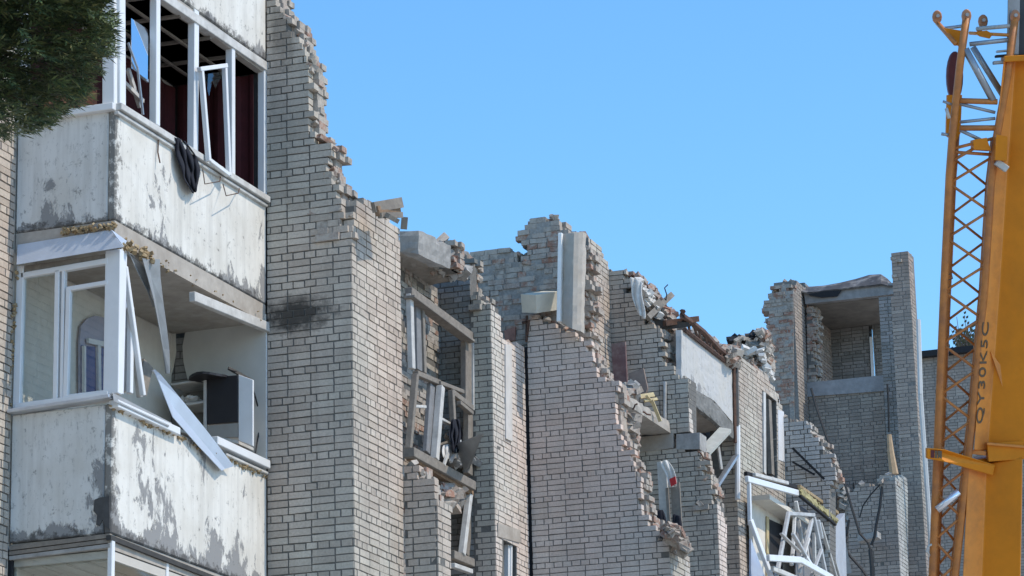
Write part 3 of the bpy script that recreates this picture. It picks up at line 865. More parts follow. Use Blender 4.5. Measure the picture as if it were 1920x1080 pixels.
# black garment over the upper sill
def cloth(rows, name, mat, label, cat, d, thick=.03, seed=1, plane='X', c=None, group=None):
    rg = random.Random(seed)
    vs = []; fs = []
    n = 7
    for i, (l, r_) in enumerate(rows):
        for k in range(n):
            t_ = k/(n-1)
            x = l[0]+(r_[0]-l[0])*t_; y = l[1]+(r_[1]-l[1])*t_
            dd = d[i] + .018*math.sin(k*1.3+i*.9)+rg.uniform(-.012, .012) if isinstance(d, (list, tuple)) else d + .035*math.sin(k*2.1+i*.8)+rg.uniform(-.015, .015)
            vs.append(onX(x, y, c+dd) if plane == 'X' else onY(x, y, c-dd))
    for i in range(len(rows)-1):
        for k in range(n-1): fs.append((i*n+k, i*n+k+1, (i+1)*n+k+1, (i+1)*n+k))
    b = MB(); b.add(vs, fs)
    o = b.build(name, mat, None, smooth=True, solid=thick)
    m = o.modifiers.new('sub', 'SUBSURF'); m.levels = 1; m.render_levels = 2
    return tag(o, label, cat, group)
def garment(name, mat, label, rows, c, seed, d0=.03):
    """a limp garment: uneven outline, deep soft folds running down it"""
    rg = random.Random(seed); n = 13; vs = []; fs = []
    for i, (l, r_) in enumerate(rows):
        for k in range(n):
            t_ = k/(n-1)
            x = l[0]+(r_[0]-l[0])*t_; y = l[1]+(r_[1]-l[1])*t_
            fold = .030*math.sin(k*1.9+i*.55+seed)*(.4+.6*min(1, i/3)) + .018*math.sin(k*.8-i*1.3) + .02*noise.noise(Vector((k*.5, i*.7, seed)))
            vs.append(onX(x+3.0*noise.noise(Vector((k*.9, i*.6, 3+seed))), y+3.5*noise.noise(Vector((k*.8, i*.9, seed))), c+d0+.025+fold))
    for i in range(len(rows)-1):
        for k in range(n-1): fs.append((i*n+k, i*n+k+1, (i+1)*n+k+1, (i+1)*n+k))
    b = MB(); b.add(vs, fs)
    o = b.build(name, mat, None, smooth=True, solid=.012)
    m = o.modifiers.new('sub', 'SUBSURF'); m.levels = 1; m.render_levels = 1
    return tag(o, label, 'garment')
garment('garment', MCLOTH, 'crumpled black garment hanging over the sill of the upper white balcony',
        [((326, 255), (350, 266)), ((327, 266), (355, 272)), ((329, 278), (362, 281)), ((331, 292), (370, 294)), ((336, 305), (370, 306)), ((340, 317), (375, 318)), ((343, 330), (372, 328)), ((345, 340), (374, 340)), ((353, 349), (370, 350)), ((356, 358), (371, 354)), ((362, 362), (368, 360))], XA, 4)

# ---- bottom storey loggia, glazed with thin frames and lined with boards
bt = MB()
frames(ubar, [((20, 1034), (208, 1014), .04, .06)], 'window_head', MBLACK)
frames(ubar, [((22, 1030), (18, 1140), .05, .05)], 'window_post', MBLACK)
frames(ubar, [((209, 1012), (207, 1140), .05, .06, -.03)], 'window_post', MPVC)
frames(vbar, [((211, 1010), (500, 1126), .05, .06)], 'window_head', MWOODG)
frames(vbar, [((311, 1050), (309, 1140), .05, .05)], 'window_post', MPVC)
MB().aabb((XF, YA+.05, 7.12), (XA-.03, YP-.02, 7.19)).build('ceiling', m_plain('lined_ceiling', (.50, .46, .40), .7, .1, 5), near)
for i in range(10):
    y0 = YA+.1+i*.33
    if y0+.31 > YP: break
    MB().aabb((XF, y0, 5.0), (XF+.03, y0+.31, 7.12)).build('lining_board', MPLAST, near)
for i in range(4):
    x0 = XF+.06+i*.25
    MB().aabb((x0, YA+.1, 7.105), (x0+.235, YP-.05, 7.118)).build('ceiling_panel', m_plain('lined_ceiling_panel', (.52, .48, .42), .7, .1, 5) if i == 0 else bpy.data.materials['lined_ceiling_panel'], near)
MB().aabb((XA-.08, YA, 5.0), (XA-.005, YP-.012, 5.9)).build('parapet', m_peel('flaking_white_paint', (.70, .69, .66), 4.9, 5.9, 7, .575), near)
sheet('Y', YA+.045, [(24, 1036), (204, 1018), (204, 1140), (22, 1140)], .006, MGLASS, 'pane', near)
sheet('X', XA-.045, [(214, 1016), (305, 1052), (305, 1140), (214, 1140)], .006, MGLASS, 'pane', near)
sheet('X', XA-.045, [(315, 1056), (420, 1098), (420, 1140), (315, 1140)], .006, MGLASS, 'pane', near)

# ---- recessed stair bay: thin brick return, window posts, rubble
YC = 40.5
XB = onY(988, 760, YC).x
YB = onX(924, 760, XB).y
XW = onY(886, 760, YB).x
u = pl('Y', YB, [(887, 1130, 0), (887, 545, 1), (923, 572, 0), (925, 1130, 0)])
u = [(XW, u[0][1], 0), (XW, u[1][1], 1), (XB-.004, u[2][1], 0), (XB-.004, u[3][1], 0)]
wall(near, 'Y', YB, u, MBR, thick=.3, seed=21, phase=XW+.03, header=2)
v = pl('X', XB, [(924, 1130, 0), (924, 572, 1), (934, 590, 1), (946, 640, 1), (984, 650, 0), (988, 1130, 0)])
v[0] = (YB+.004, v[0][1], 0); v[1] = (YB+.004, v[1][1], 1)
v[-2] = (YC-.05, v[-2][1], 0); v[-1] = (YC-.05, v[-1][1], 0)
win = pl('X', XB, [(942, 1014), (969, 1022), (969, 1130), (942, 1130)])
wall(near, 'X', XB, v, MBC, thick=.3, seed=22, phase=YB+.13, holes=[win])
sheet('X', XB+.012, [(934, 980), (976, 994), (976, 1018), (934, 1006)], .2, MCONCB, 'lintel', near)
mb = MB(); mb.bar(onX(951, 1016, XB-.08), onX(951, 1135, XB-.08), .08, .06, NX); mb.bar(onX(956, 1018, XB-.06), onX(955, 1135, XB-.06), .05, .06, NX); mb.build('window_frame', MPVC, near)
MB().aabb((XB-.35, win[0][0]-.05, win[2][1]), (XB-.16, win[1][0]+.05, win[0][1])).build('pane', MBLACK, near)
# pale strip of render on the return
sheet('X', XB+.02, [(948, 645), (960, 648), (961, 828), (949, 822)], .05, m_plain('white_render', (.58, .55, .51), .9, .2, 10, dirt=(.42, .38, .33), dscale=5), 'render_strip', near)
# loggia behind the window bay: far side wall and a lit scrap of back wall
YL = YB+.02
q0 = onY(824, 620, YL)
wall(near, 'Y', YL, [(q0.x-.2, 6.5, 0), (q0.x-.2, onY(830, 470, YL).z, 1), (XW-.01, onY(870, 490, YL).z, 0), (XW-.01, 6.5, 0)], MBDARK, thick=.25, seed=23, header=2, inner=False)
XBK = q0.x
ZS0 = onX(865, 525, XW).z-.01
bk = pl('X', XBK, [(793, 1000, 0), (793, 545, 1), (824, 560, 0), (824, 1000, 0)])
wall(near, 'X', XBK, [(33.5, 6.5, 0), (33.5, ZS0, 0), (YL+.3, ZS0, 0), (YL+.3, 6.5, 0)], MBROUGH, thick=.3, rough=True, seed=24, base=True)
# broken roof slab over the bay
def BX(x, y, X=None): return onX(x, y, XW if X is None else X)
mb = MB()
ZS = onX(865, 525, XW).z
a0 = onZ(753, 548, ZS); a1 = onZ(866, 524, ZS); a2 = onZ(800, 476, ZS); a3 = onZ(753, 470, ZS)
a0 = onZ(745, 549, ZS); a3 = onZ(745, 470, ZS)
mb.prism([a0, a1, onZ(842, 500, ZS), onZ(822, 492, ZS), a2, a3], (0, 0, .16))
o = roughen(mb.build('roof_slab', MCONCB, near, fix=True), .14, .035); o['label'] = 'broken roof slab tilting out of the window bay'
rg = random.Random(31)
mb = MB()
for q in range(60):
    t_ = rg.random()
    p = a2.lerp(a1, t_)+Vector((0, 0, rg.uniform(-.02, .2)))
    mb.chunk(p+Vector((rg.uniform(-.1, .1), rg.uniform(-.1, .1), 0)), (.14*rg.uniform(.5, 1.4), .12, .09), rg)
o = mb.build('slab_rubble', MCONC, near); o['kind'] = 'stuff'
# block of concrete and bricks standing on the slab
mb = MB(); pa = [onD(x, y, 36.2) for x, y in ((748, 432), (786, 430), (786, 478), (748, 474))]
mb.prism(pa, Vector((.1, .75, 0)))
o = roughen(mb.build('ring_beam', MCONC, near), .12, .04); o['label'] = 'stub of the concrete ring beam'
wall(near, 'Y', 38.0, pl('Y', 38.0, [(797, 500, 1), (797, 456, 1), (850, 446, 1), (850, 482, 1), (842, 500, 1)]), MBRED, thick=.3, rough=True, seed=33, base=False, back=MBRED)
wall(near, 'Y', 39.6, pl('Y', 39.6, [(846, 530, 0), (846, 485, 1), (880, 478, 1), (880, 545, 0)]), MBROUGH, thick=.3, rough=True, seed=34, base=False)
# window frames of the bay (weathered timber), two storeys
def wb(mb, a, b_, wd, dp=.07, d=0.0): mb.bar(onX(*a, XW+d), onX(*b_, XW+d), wd*.78, dp, NX)
def wpart(bars, name, mat, lab=None):
    mb = MB()
    for q in bars: wb(mb, *q)
    o = mb.build(name, mat, near, bevel=.006)
    if lab: o['label'] = lab
    return o
wpart([((766, 547), (881, 632), .16, .10)], 'window_head', MWOODG)
wpart([((767, 556), (881, 641), .05, .16, .03)], 'window_head', MWOODG)
wpart([((768, 552), (772, 692), .13, .07)], 'window_post', MPVCD)
wpart([((781, 570), (783, 695), .22, .07, -.05)], 'window_post', m_plain('grey_timber', (.21, .21, .21), .85, .25, 12, dirt=(.15, .15, .15), dscale=4))
wpart([((790, 572), (794, 700), .10, .07, -.02)], 'window_post', MWOODG)
wpart([((874, 632), (874, 760), .28, .08, -.03)], 'window_post', MWOODG)
wpart([((884, 640), (884, 770), .05, .08, .0)], 'window_post', MPVCD)
wpart([((877, 482), (876, 628), .26, .06, -.12)], 'window_post', MWOODG, 'tall grey board standing above the window head')
wpart([((886, 484), (886, 640), .05, .06, -.06)], 'window_post', MWOODG)
# lower storey of the bay: sagging frames
wpart([((779, 700), (822, 718), .09, .08), ((822, 718), (866, 735), .07, .08, .03)], 'window_head', MWOODG)
wpart([((779, 702), (766, 842), .09, .08, .04)], 'window_post', MWOODG)
wpart([((808, 722), (800, 850), .20, .06, -.03)], 'window_post', bpy.data.materials['grey_timber'])
wpart([((826, 725), (815, 862), .13, .09, .05)], 'window_post', MPVCD)
wpart([((846, 732), (850, 800), .10, .07, .08), ((846, 735), (884, 765), .10, .07, .06), ((860, 755), (884, 775), .07, .07, .10)], 'casement', MWOODG)
wpart([((878, 768), (877, 890), .22, .08, -.03)], 'window_post', MWOODG)
wpart([((776, 762), (797, 763), .05, .05, -.02), ((825, 785), (842, 795), .05, .06, .04)], 'window_bar', MPVCD)
wpart([((766, 848), (882, 912), .16, .16, .05)], 'window_sill', MWOODG)
wpart([((768, 858), (882, 926), .09, .10, .02)], 'window_sill', MWOODB)
wpart([((880, 925), (866, 1040), .12, .08, .03)], 'window_post', MPVCD)
wpart([((882, 930), (872, 1040), .22, .06, -.08)], 'window_post', MWOODG)
wpart([((846, 1040), (884, 1056), .14, .10)], 'window_sill', MWOODG)
wpart([((848, 1060), (882, 1072), .08, .08, .02)], 'window_head', MPVCD)
MB().aabb((XBK, 31.0, 6.9), (XW-.1, YL-.02, 7.1)).build('floor_slab', MCONC, near)
zf = onX(820, 890, XW).z
MB().aabb((XBK, 32.0, zf-.18), (XW-.12, YL-.02, zf-.02)).build('floor_slab', MCONC, near)
# brick under the sagging sill
rg = random.Random(41); mb = MB()
for q in range(26):
    p = onX(rg.uniform(800, 866), rg.uniform(900, 950), XW-.05)
    p = onX(835+rg.uniform(-28, 28), 928+rg.uniform(-14, 22), XW-.05+rg.uniform(-.1, .1))
    mb.chunk(p, (.22*rg.uniform(.6, 1.4), .2, .14), rg)
o = mb.build('broken_brick', MBROUGH, near); o['kind'] = 'stuff'
# loose things of the bay
tb = MB().prism([onX(853, 833, XW+.10), onX(906, 812, XW+.75), onX(897, 835, XW+.6), onX(880, 878, XW+.25), onX(872, 885, XW+.15)], (0, 0, -.008))
thing_mb(tb, 'metal_sheet', MSHEETD, 'bent triangular grey sheet sticking out of the lower window of the recessed bay', 'metal sheet', fix=True)
garment('garment', MCLOTH, 'dark bundle of clothes caught in the sagging window of the recessed bay',
        [((846, 786), (860, 785)), ((842, 796), (864, 794)), ((843, 808), (868, 806)), ((840, 820), (869, 817)), ((846, 831), (864, 830)), ((845, 842), (861, 843)), ((852, 850), (858, 850))], XW, 8, .10)
rg = random.Random(12); tb = MB()
for q in range(46):
    p = onX(rg.uniform(822, 872), 868, XW-.15)+Vector((rg.uniform(-.2, .2), 0, rg.uniform(-.05, .55)*rg.random()))
    tb.chunk(p, (.16*rg.uniform(.4, 1.3), .14, .1), rg)
o = thing_mb(tb, 'debris_heap', m_plain('dusty_debris', (.32, .30, .27), .95, .5, 14, dirt=(.08, .08, .08), dscale=5, damt=.8), 'heap of dusty debris behind the sill of the sagging window', 'debris'); o['kind'] = 'stuff'
cloth([((828, 835), (845, 832)), ((826, 850), (848, 846)), ((830, 862), (850, 860))], 'rag', MWHITEC, 'small white rag among debris on the sagging window sill', 'rag', .05, c=XW, thick=.03, seed=3)
tb = MB()
for (a, b_) in (((862, 825), (866, 858)), ((858, 838), (845, 866)), ((840, 850), (832, 872))): tb.bar(onX(*a, XW+.12), onX(*b_, XW+.12), .04, .03, NX)
thing_mb(tb, 'broken_lath', MPVCD, 'pale broken laths poking up from the sagging sill', 'laths')
# splintered boards on top of the pier
bs = [((700, 389), (752, 380), .11, MWOODG), ((706, 395), (735, 390), .09, MWOODB), ((708, 400), (748, 396), .06, MWOODB), ((712, 404), (752, 403), .06, MWOODG), ((726, 404), (744, 414), .05, MWOODG)]
labs = ['topmost grey splintered board jutting from the pier top', 'short brown splintered board under the topmost grey one', 'thin brown splinter between the boards on the pier top', 'lowest grey board jutting right from the pier top', 'small splinter pointing down beneath the pier-top boards']
for (a, b_, wd, mt), lb in zip(bs, labs):
    tb = MB(); tb.bar(onD(*a, 33.0), onD(*b_, 33.4), wd, .05, FW)
    thing_mb(tb, 'broken_board', mt, lb, 'board', 'splintered boards on the pier top')
tb = MB(); tb.bar(onD(757, 430, 34.2), onD(759, 407, 34.2), .07, .07, FW)
thing_mb(tb, 'timber_stub', MWOODG, 'short upright timber stub just right of the pier top', 'timber stub')
tb = MB(); tb.bar(onY(862, 484, 38.6), onY(862, 463, 38.6), .085, .09, FW)
thing_mb(tb, 'timber_stub', MWOODG, 'short upright timber stub left of the tall grey board', 'timber stub')

# ================================================================== MIDDLE SECTION (collapsed)
mid = empty('apartment_building', (-14, 43, 0), 'collapsed middle of the brick block, torn diagonally with bare floors showing', 'apartment building', 'sections of the shelled brick apartment block')
# big wall C: facing courses below the diagonal break
XCr = onY(1257, 1070, YC).x
c_ = [(989, 1130, 0), (988, 600, 1), (1002, 592, 1), (1030, 600, 1), (1056, 614, 1), (1090, 636, 1), (1106, 658, 1), (1118, 690, 1), (1136, 714, 1), (1154, 716, 1), (1156, 745, 1), (1160, 765, 1), (1158, 800, 1),
      (1166, 832, 1), (1182, 852, 1), (1196, 880, 1), (1200, 905, 1), (1205, 940, 1), (1212, 975, 1), (1236, 1000, 1), (1257, 1012, 0), (1258, 1130, 0)]
cp = pl('Y', YC, c_)
cp[0] = (XB+.025, cp[0][1], 0); cp[1] = (XB+.025, cp[1][1], 1)
cp[-1] = (XCr-.004, cp[-1][1], 0); cp[-2] = (XCr-.004, cp[-2][1], 0)
wall(mid, 'Y', YC, cp, MBC, mortar=MMORTC, joint=.015, thick=.40, seed=51, phase=onY(1024, 820, YC).x, jit=.05)
cv = pl('X', XCr, [(1257, 1130, 0), (1257, 1012, 1), (1272, 1010, 1), (1286, 1030, 1), (1294, 1052, 0), (1296, 1130, 0)])
cv[0] = (YC+.004, cv[0][1], 0); cv[1] = (YC+.004, cv[1][1], 1)
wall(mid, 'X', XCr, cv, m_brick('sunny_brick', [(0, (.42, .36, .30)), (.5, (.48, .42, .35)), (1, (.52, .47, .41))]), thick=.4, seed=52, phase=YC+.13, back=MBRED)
# torn inner leaf of the same wall, rising above the facing
YI = YC+.14
ri = [(880, 640, 0), (880, 474, 1), (898, 468, 1), (940, 470, 1), (962, 474, 1), (976, 492, 1), (988, 500, 1), (986, 470, 1), (972, 455, 1), (974, 438, 1), (988, 418, 1), (1008, 408, 1), (1030, 406, 1), (1058, 418, 1), (1064, 440, 1),
      (1100, 470, 1), (1104, 640, 0), (990, 660, 0)]
wall(mid, 'Y', YI, pl('Y', YI, ri), MBROUGH, thick=.38, rough=True, seed=53, base=False, mortar=MMORTL, jit=.09)
# ragged back part behind the pillar and the return face of the loggia
XL = onY(1145, 600, 45.3).x
lv = pl('X', XL, [(1108, 700, 0), (1104, 440, 1), (1126, 460, 1), (1146, 497, 0), (1147, 780, 0)])
lv = [(lv[0][0], 9.0, 0)] + lv[1:3] + [(45.28, lv[3][1], 0), (45.28, 9.0, 0)]
wall(mid, 'X', XL, lv, MBR, thick=.45, seed=54, back=MBRED, base=False, jit=.12)
# far side wall of that loggia
YG = 45.3
gp = [(1146, 1130, 0), (1146, 496, 1), (1173, 510, 1), (1187, 566, 1), (1209, 582, 1), (1218, 608, 1), (1234, 614, 1), (1242, 646, 1), (1243, 690, 1), (1268, 694, 1), (1270, 712, 0), (1291, 712, 0), (1292, 812, 0), (1312, 812, 1), (1313, 850, 1),
      (1322, 892, 1), (1334, 922, 1), (1345, 940, 0), (1348, 1130, 0)]
g_ = pl('Y', YG, gp)
XG = onY(1347, 1000, YG).x
g_[0] = (XL-.4, g_[0][1], 0); g_[1] = (XL-.4, g_[1][1], 1)
g_[-1] = (XG-.004, g_[-1][1], 0); g_[-2] = (XG-.004, g_[-2][1], 0)
slot = pl('Y', YG, [(1243, 722), (1251, 722), (1251, 800), (1243, 800)])
band = pl('Y', YG, [(1200, 812), (1313, 812), (1313, 843), (1200, 843)])
wall(mid, 'Y', YG, g_, MBR, thick=.38, seed=55, phase=onY(1173, 640, YG).x, holes=[slot, band], back=MBROUGH)
sheet('Y', YG-.004, [(1268, 814), (1312, 811), (1312, 842), (1268, 843)], .34, MCONC, 'lintel', mid)
gv = pl('X', XG, [(1347, 1130, 0), (1346, 940, 1), (1356, 965, 1), (1363, 985, 0), (1364, 1130, 0)])
gv[0] = (YG+.004, gv[0][1], 0); gv[1] = (YG+.004, gv[1][1], 1)
wall(mid, 'X', XG, gv, MBC, thick=.38, seed=56, phase=YG+.13, back=MBROUGH)
X9 = onY(1291, 760, YG).x
g9 = pl('X', X9, [(1291, 812, 0), (1291, 713, 0), (1297, 722, 1), (1297, 812, 0)])
g9[0] = (YG+.004, g9[0][1], 0); g9[1] = (YG+.004, g9[1][1], 0)
wall(mid, 'X', X9, g9, MBC, thick=.2, seed=57, base=False)
# floor slab stub with beige soffit
ZF = onY(1262, 812, YG-.02).z
sl = [onZ(1258, 812, ZF), onZ(1205, 764, ZF), onZ(1168, 770, ZF), onZ(1160, 800, ZF), onZ(1166, 848, ZF)]
e1 = onY(1258, 814, YG-.01); e1.z = ZF
mb = MB(); mb.prism([Vector((e1.x, YG-.01, ZF)), Vector((e1.x, 43.3, ZF)), Vector((e1.x-.25, 42.7, ZF)), Vector((e1.x-.6, 42.6, ZF)), Vector((XL-.2, 42.5, ZF)), Vector((XL-.2, YG-.01, ZF))], (0, 0, .18))
o = roughen(mb.build('floor_slab', MCONCB, mid, fix=True), .14, .035, 3); o['label'] = 'broken balcony slab with a beige underside'
sheet('Y', YG-.012, [(1180, 822), (1262, 813), (1262, 840), (1184, 850)], .1, MCONCB, 'wall_beam', mid)
rg = random.Random(61); mb = MB()
for q in range(70):
    p = Vector((e1.x-rg.uniform(0, 1.2), rg.uniform(42.6, 44.2), ZF+.2+rg.uniform(0, .18)*rg.random()))
    mb.chunk(p, (.2*rg.uniform(.4, 1.2), .16, .1), rg)
for q in range(40):
    p = onY(rg.uniform(1160, 1190), rg.uniform(780, 850), YC+.5)
    mb.chunk(p, (.2*rg.uniform(.5, 1.2), .16, .12), rg)
o = mb.build('slab_rubble', MBROUGH, mid); o['kind'] = 'stuff'
# dirty boards and rubble standing on the slab
t1 = MB().prism([onY(x, y, 44.9) for x, y in ((1146, 645), (1172, 640), (1176, 728), (1150, 716))], (0, .05, 0))
thing_mb(t1, 'leaning_board', MBOARD, 'tall maroon board leaning in the loggia corner behind the broken wall', 'board')
t1 = MB().prism([onY(x, y, 44.7) for x, y in ((1178, 700), (1206, 690), (1214, 728), (1206, 748), (1182, 738))], (0, .05, 0))
thing_mb(t1, 'leaning_board', m_plain('brown_grey_board', (.22, .16, .13), .85, .3, 8, dirt=(.32, .27, .22), dscale=3, damt=.6), 'wide brown grey board right of the tall maroon one', 'board')
rg = random.Random(62); t1 = MB()
for q in range(50):
    p = onY(rg.uniform(1160, 1192), 742-rg.random()**2*18, 44.0+rg.uniform(-.3, .3))
    t1.chunk(p, (.16*rg.uniform(.4, 1.3), .14, .1), rg)
o = thing_mb(t1, 'debris_heap', MCONC, 'grey concrete rubble heaped on the end of the broken floor slab', 'debris'); o['kind'] = 'stuff'
t1 = MB()
for (a, b_, wd) in (((1200, 744), (1226, 740), .07), ((1208, 752), (1232, 748), .04), ((1212, 742), (1228, 762), .04), ((1222, 750), (1238, 790), .05)): t1.bar(onY(*a, 44.3), onY(*b_, 44.5), wd, .03, NY)
thing_mb(t1, 'broken_lath', MPINE, 'pale splintered laths piled on the broken floor slab', 'laths')
t1 = MB(); t1.bar(onY(1247, 716, YG-.03), onY(1247, 808, YG-.03), .035, .05, NY)
t1.build('window_post', MPVCD, mid)
# grey-white pillar leaning against the torn wall
pil = empty('concrete_pillar', onD(1072, 625, 41.6), 'tall pale concrete pillar propped against the torn top of the diagonal wall', 'pillar')
Yq = YC-.25
pb = [onY(1052, 608, Yq), onY(1080, 618, Yq+.0), onY(1100, 622, Yq+.1)]
pt = [onY(1055, 436, Yq), onY(1083, 434, Yq+.0), onY(1102, 440, Yq+.1)]
mb = MB()
b0, b1 = onY(1051, 606, Yq), onY(1090, 622, Yq); tp0, tp1 = onY(1055, 438, Yq), onY(1094, 434, Yq)
fr = [b0, onY(1073, 617, Yq-.10), b1, b1+Vector((.0, .14, 0)), b0+Vector((0, .14, 0))]
ft = [tp0, onY(1076, 436, Yq-.10), tp1, tp1+Vector((.0, .14, 0)), tp0+Vector((0, .14, 0))]
mb.add(fr+ft, [(0, 1, 6, 5), (1, 2, 7, 6), (2, 3, 8, 7), (3, 4, 9, 8), (4, 0, 5, 9), (4, 3, 2, 1, 0), (5, 6, 7, 8, 9)])
mb.build('shaft', m_plain('pale_grey_concrete', (.44, .40, .345), .9, .15, 9, dirt=(.40, .34, .27), dscale=2, damt=.7, bmp=.3), pil, fix=True)
roughen([q for q in pil.children][0], .12, .022, 5)
mb = MB(); mb.bar(onY(1049, 604, Yq-.02), onY(1052, 438, Yq-.02), .055, .30, NY, shift=-.10); mb.build('lit_edge_strip', m_plain('sunlit_edge_tone', (.85, .83, .78), .8, .08, 6, bmp=.1), pil, bevel=.006)  # added bright strip, sunlight on the pillar's left edge put into its colour
# square block balanced on the break
blk = MB(); bc = onY(1014, 566, YC-.05)
q3 = Matrix.Rotation(R(-24), 3, 'Z') @ Matrix.Rotation(R(14), 3, 'Y') @ Matrix.Rotation(R(16), 3, 'X')
blk.box(bc, q3@Vector((.15, 0, 0)), q3@Vector((0, .24, 0)), q3@Vector((0, 0, .13)))
thing_mb(blk, 'concrete_block', m_plain('cream_block', (.62, .57, .46), .9, .12, 7, dirt=(.45, .40, .32), dscale=3, damt=.5), 'cream rectangular block balanced on the broken wall left of the pillar', 'concrete block', bevel=.0)
roughen(bpy.data.objects['concrete_block'], .09, .008, 2)
# little bracket at the joint top
mb = MB(); mb.tube([onY(988, 592, YC-.1), onY(987, 640, YC-.1), onY(992, 600, YC-.15), onY(980, 605, YC-.1)], .02, 5); mb.build('anchor', MRUST, near)
# dark joint gap between near and middle sections
MB().aabb((XB-.5, YC+.02, 0), (XB+.022, YC+.12, onY(988, 650, YC).z)).build('joint_strip', MBLACK, mid)
# window-like hole and red cell of the inner leaf
sheet('Y', YI-.03, [(945, 620), (966, 612), (966, 638), (948, 640)], .1, m_plain('red_clay', (.32, .17, .13), .9, .4, 12, bmp=.6), 'red_brick_patch', mid)
# rubble trailing over the top of the far loggia wall
def heap(n, fn, mat, sz, label, cat, seed, name='rubble_heap', thing=True, parent=None):
    rg = random.Random(seed); b = MB()
    for q in range(n):
        s_ = sz*rg.uniform(.35, 1.25)
        b.chunk(fn(rg), (s_, s_*rg.uniform(.5, .9), s_*rg.uniform(.3, .7)), rg)
    o = b.build(name, mat, parent)
    o['kind'] = 'stuff'
    if thing: tag(o, label, cat)
    return o
def along(pts, D0, D1, up, dn):
    def fn(rg):
        i = rg.randrange(len(pts)-1); t_ = rg.random()
        x = pts[i][0]+(pts[i+1][0]-pts[i][0])*t_; y = pts[i][1]+(pts[i+1][1]-pts[i][1])*t_
        return onD(x, y+rg.uniform(-up, dn), rg.uniform(D0, D1))
    return fn
heap(320, along([(1190, 520), (1222, 545), (1246, 580), (1262, 592)], 49.5, 51, 4, 34), MBRED, .17, 'red and grey brick rubble sliding off the loggia roof', 'rubble', 71)
heap(60, along([(1195, 525), (1215, 545), (1240, 590)], 49.2, 49.6, 2, 30), MINSUL, .15, 'torn white insulation mixed in the rubble of the loggia roof', 'insulation', 72, name='torn_insulation')
cloth([((1180, 518), (1206, 528)), ((1184, 535), (1204, 545)), ((1182, 555), (1206, 562)), ((1190, 575), (1212, 585)), ((1196, 590), (1210, 600))], 'torn_sheet', MINSUL, 'torn white sheet hanging over the stepped loggia wall', 'sheet', .25, c=YG, plane='Y', seed=9)
t1 = MB(); t1.bar(onD(1214, 596, 49.0), onD(1259, 553, 49.6), .09, .08, FW); t1.bar(onD(1226, 578, 49.2), onD(1238, 568, 49.3), .13, .1, FW)
thing_mb(t1, 'roof_beam', MWOODG, 'splintered grey roof beam pointing up to the right from the rubble', 'beam')
t1 = MB(); t1.tube([onD(1248, 566, 49.4), onD(1250, 552, 49.4), onD(1246, 540, 49.4), onD(1252, 534, 49.5)], .010, 5)
thing_mb(t1, 'wire', MCABLE, 'thin wire curling above the end of the splintered roof beam', 'wire')
t1 = MB().prism([onD(x, y, 49.3) for x, y in ((1212, 592), (1240, 600), (1290, 604), (1296, 612), (1252, 618), (1216, 606))], FW*.5)
thing_mb(t1, 'fallen_slab', m_plain('dark_bitumen_slab', (.07, .065, .06), .9, .3, 9, bmp=.6), 'dark fallen roof slab wedged above the brown back room', 'slab', fix=True)
sheet('Y', 47.2, [(1236, 604), (1285, 612), (1285, 715), (1236, 715)], .1, m_plain('brown_room_wall', (.27, .19, .14), .9, .25, 4, dirt=(.15, .11, .09), dscale=2), 'room_wall', mid)
t1 = MB(); t1.bar(onY(1240, 676, 47.1), onY(1272, 656, 47.1), .06, .05, NY)
thing_mb(t1, 'roof_lath', MWOODG, 'short lath slanting in the brown room behind the parapet', 'lath')

# parapet balcony E
XE = onY(1278, 660, YG+.1).x
def EX(x, y, d=0.0): return onX(x, y, XE+d)
mpe = m_peel('flaking_parapet', (.46, .455, .44), EX(1320, 780).z, EX(1320, 640).z, 9.3, .63)
mb = MB(); mb.prism([EX(1278, 617), EX(1375, 690), EX(1378, 812), EX(1372, 790), EX(1340, 752), EX(1278, 716)], (-.10, 0, 0))
o = roughen(mb.build('parapet', mpe, mid, fix=True), .15, .02, 4); o['label'] = 'pale parapet panel with a mouldy foot'
ya, yb = EX(1280, 700).y, EX(1378, 740).y
zs_ = EX(1290, 722).z
mb = MB(); mb.aabb((XE-1.1, ya-.05, zs_-.16), (XE-.11, yb+.05, zs_-.02)); mb.build('balcony_slab', MCONCB, mid)
mb = MB(); mb.prism([EX(1279, 712, .008), EX(1345, 756, .008), EX(1378, 800, .008), EX(1378, 826, .008), EX(1340, 790, .008), EX(1282, 745, .008)], (-.09, 0, 0)); mb.build('fascia', m_plain('mouldy_concrete', (.20, .195, .18), .95, .35, 8, dirt=(.08, .08, .07), dscale=3, damt=.7, bmp=.6), mid, fix=True)
roughen(bpy.data.objects['fascia'], .12, .03, 6)
ER = empty('railing', EX(1330, 640, .03), 'rusty bent steel handrail with lattice bars along the pale parapet top', 'railing')
mb = MB(); mb.tube([EX(1280, 583, .03), EX(1279, 592, .03), EX(1296, 604, .03), EX(1318, 622, .03), EX(1345, 652, .03), EX(1378, 678, .03)], .05, 6); mb.build('handrail', MRUST, ER)
mb = MB(); mb.tube([EX(1284, 618, .03), EX(1330, 654, .03), EX(1376, 690, .03)], .035, 5); mb.build('bottom_rail', MRUST, ER)
for k in range(9):
    t_ = k/8.0
    mb = MB(); a = EX(1290, 602, .03).lerp(EX(1372, 674, .03), t_); b_ = EX(1296, 626, .03).lerp(EX(1374, 690, .03), min(1, t_+(.05 if k % 2 else -.03)))
    mb.tube([a, b_], .022, 4); mb.build('railing_bar', MRUST, ER)
mb = MB(); mb.tube([EX(1376, 672, .03), EX(1379, 830, .03)], .03, 5); mb.build('drain_rod', MRUST, ER)
t1 = MB(); t1.bar(onD(1246, 606, 49.2), onD(1308, 598, 49.6), .09, .08, FW)
thing_mb(t1, 'steel_channel', MRUST, 'rusty steel channel lying across the rubble at the handrail end', 'steel channel')
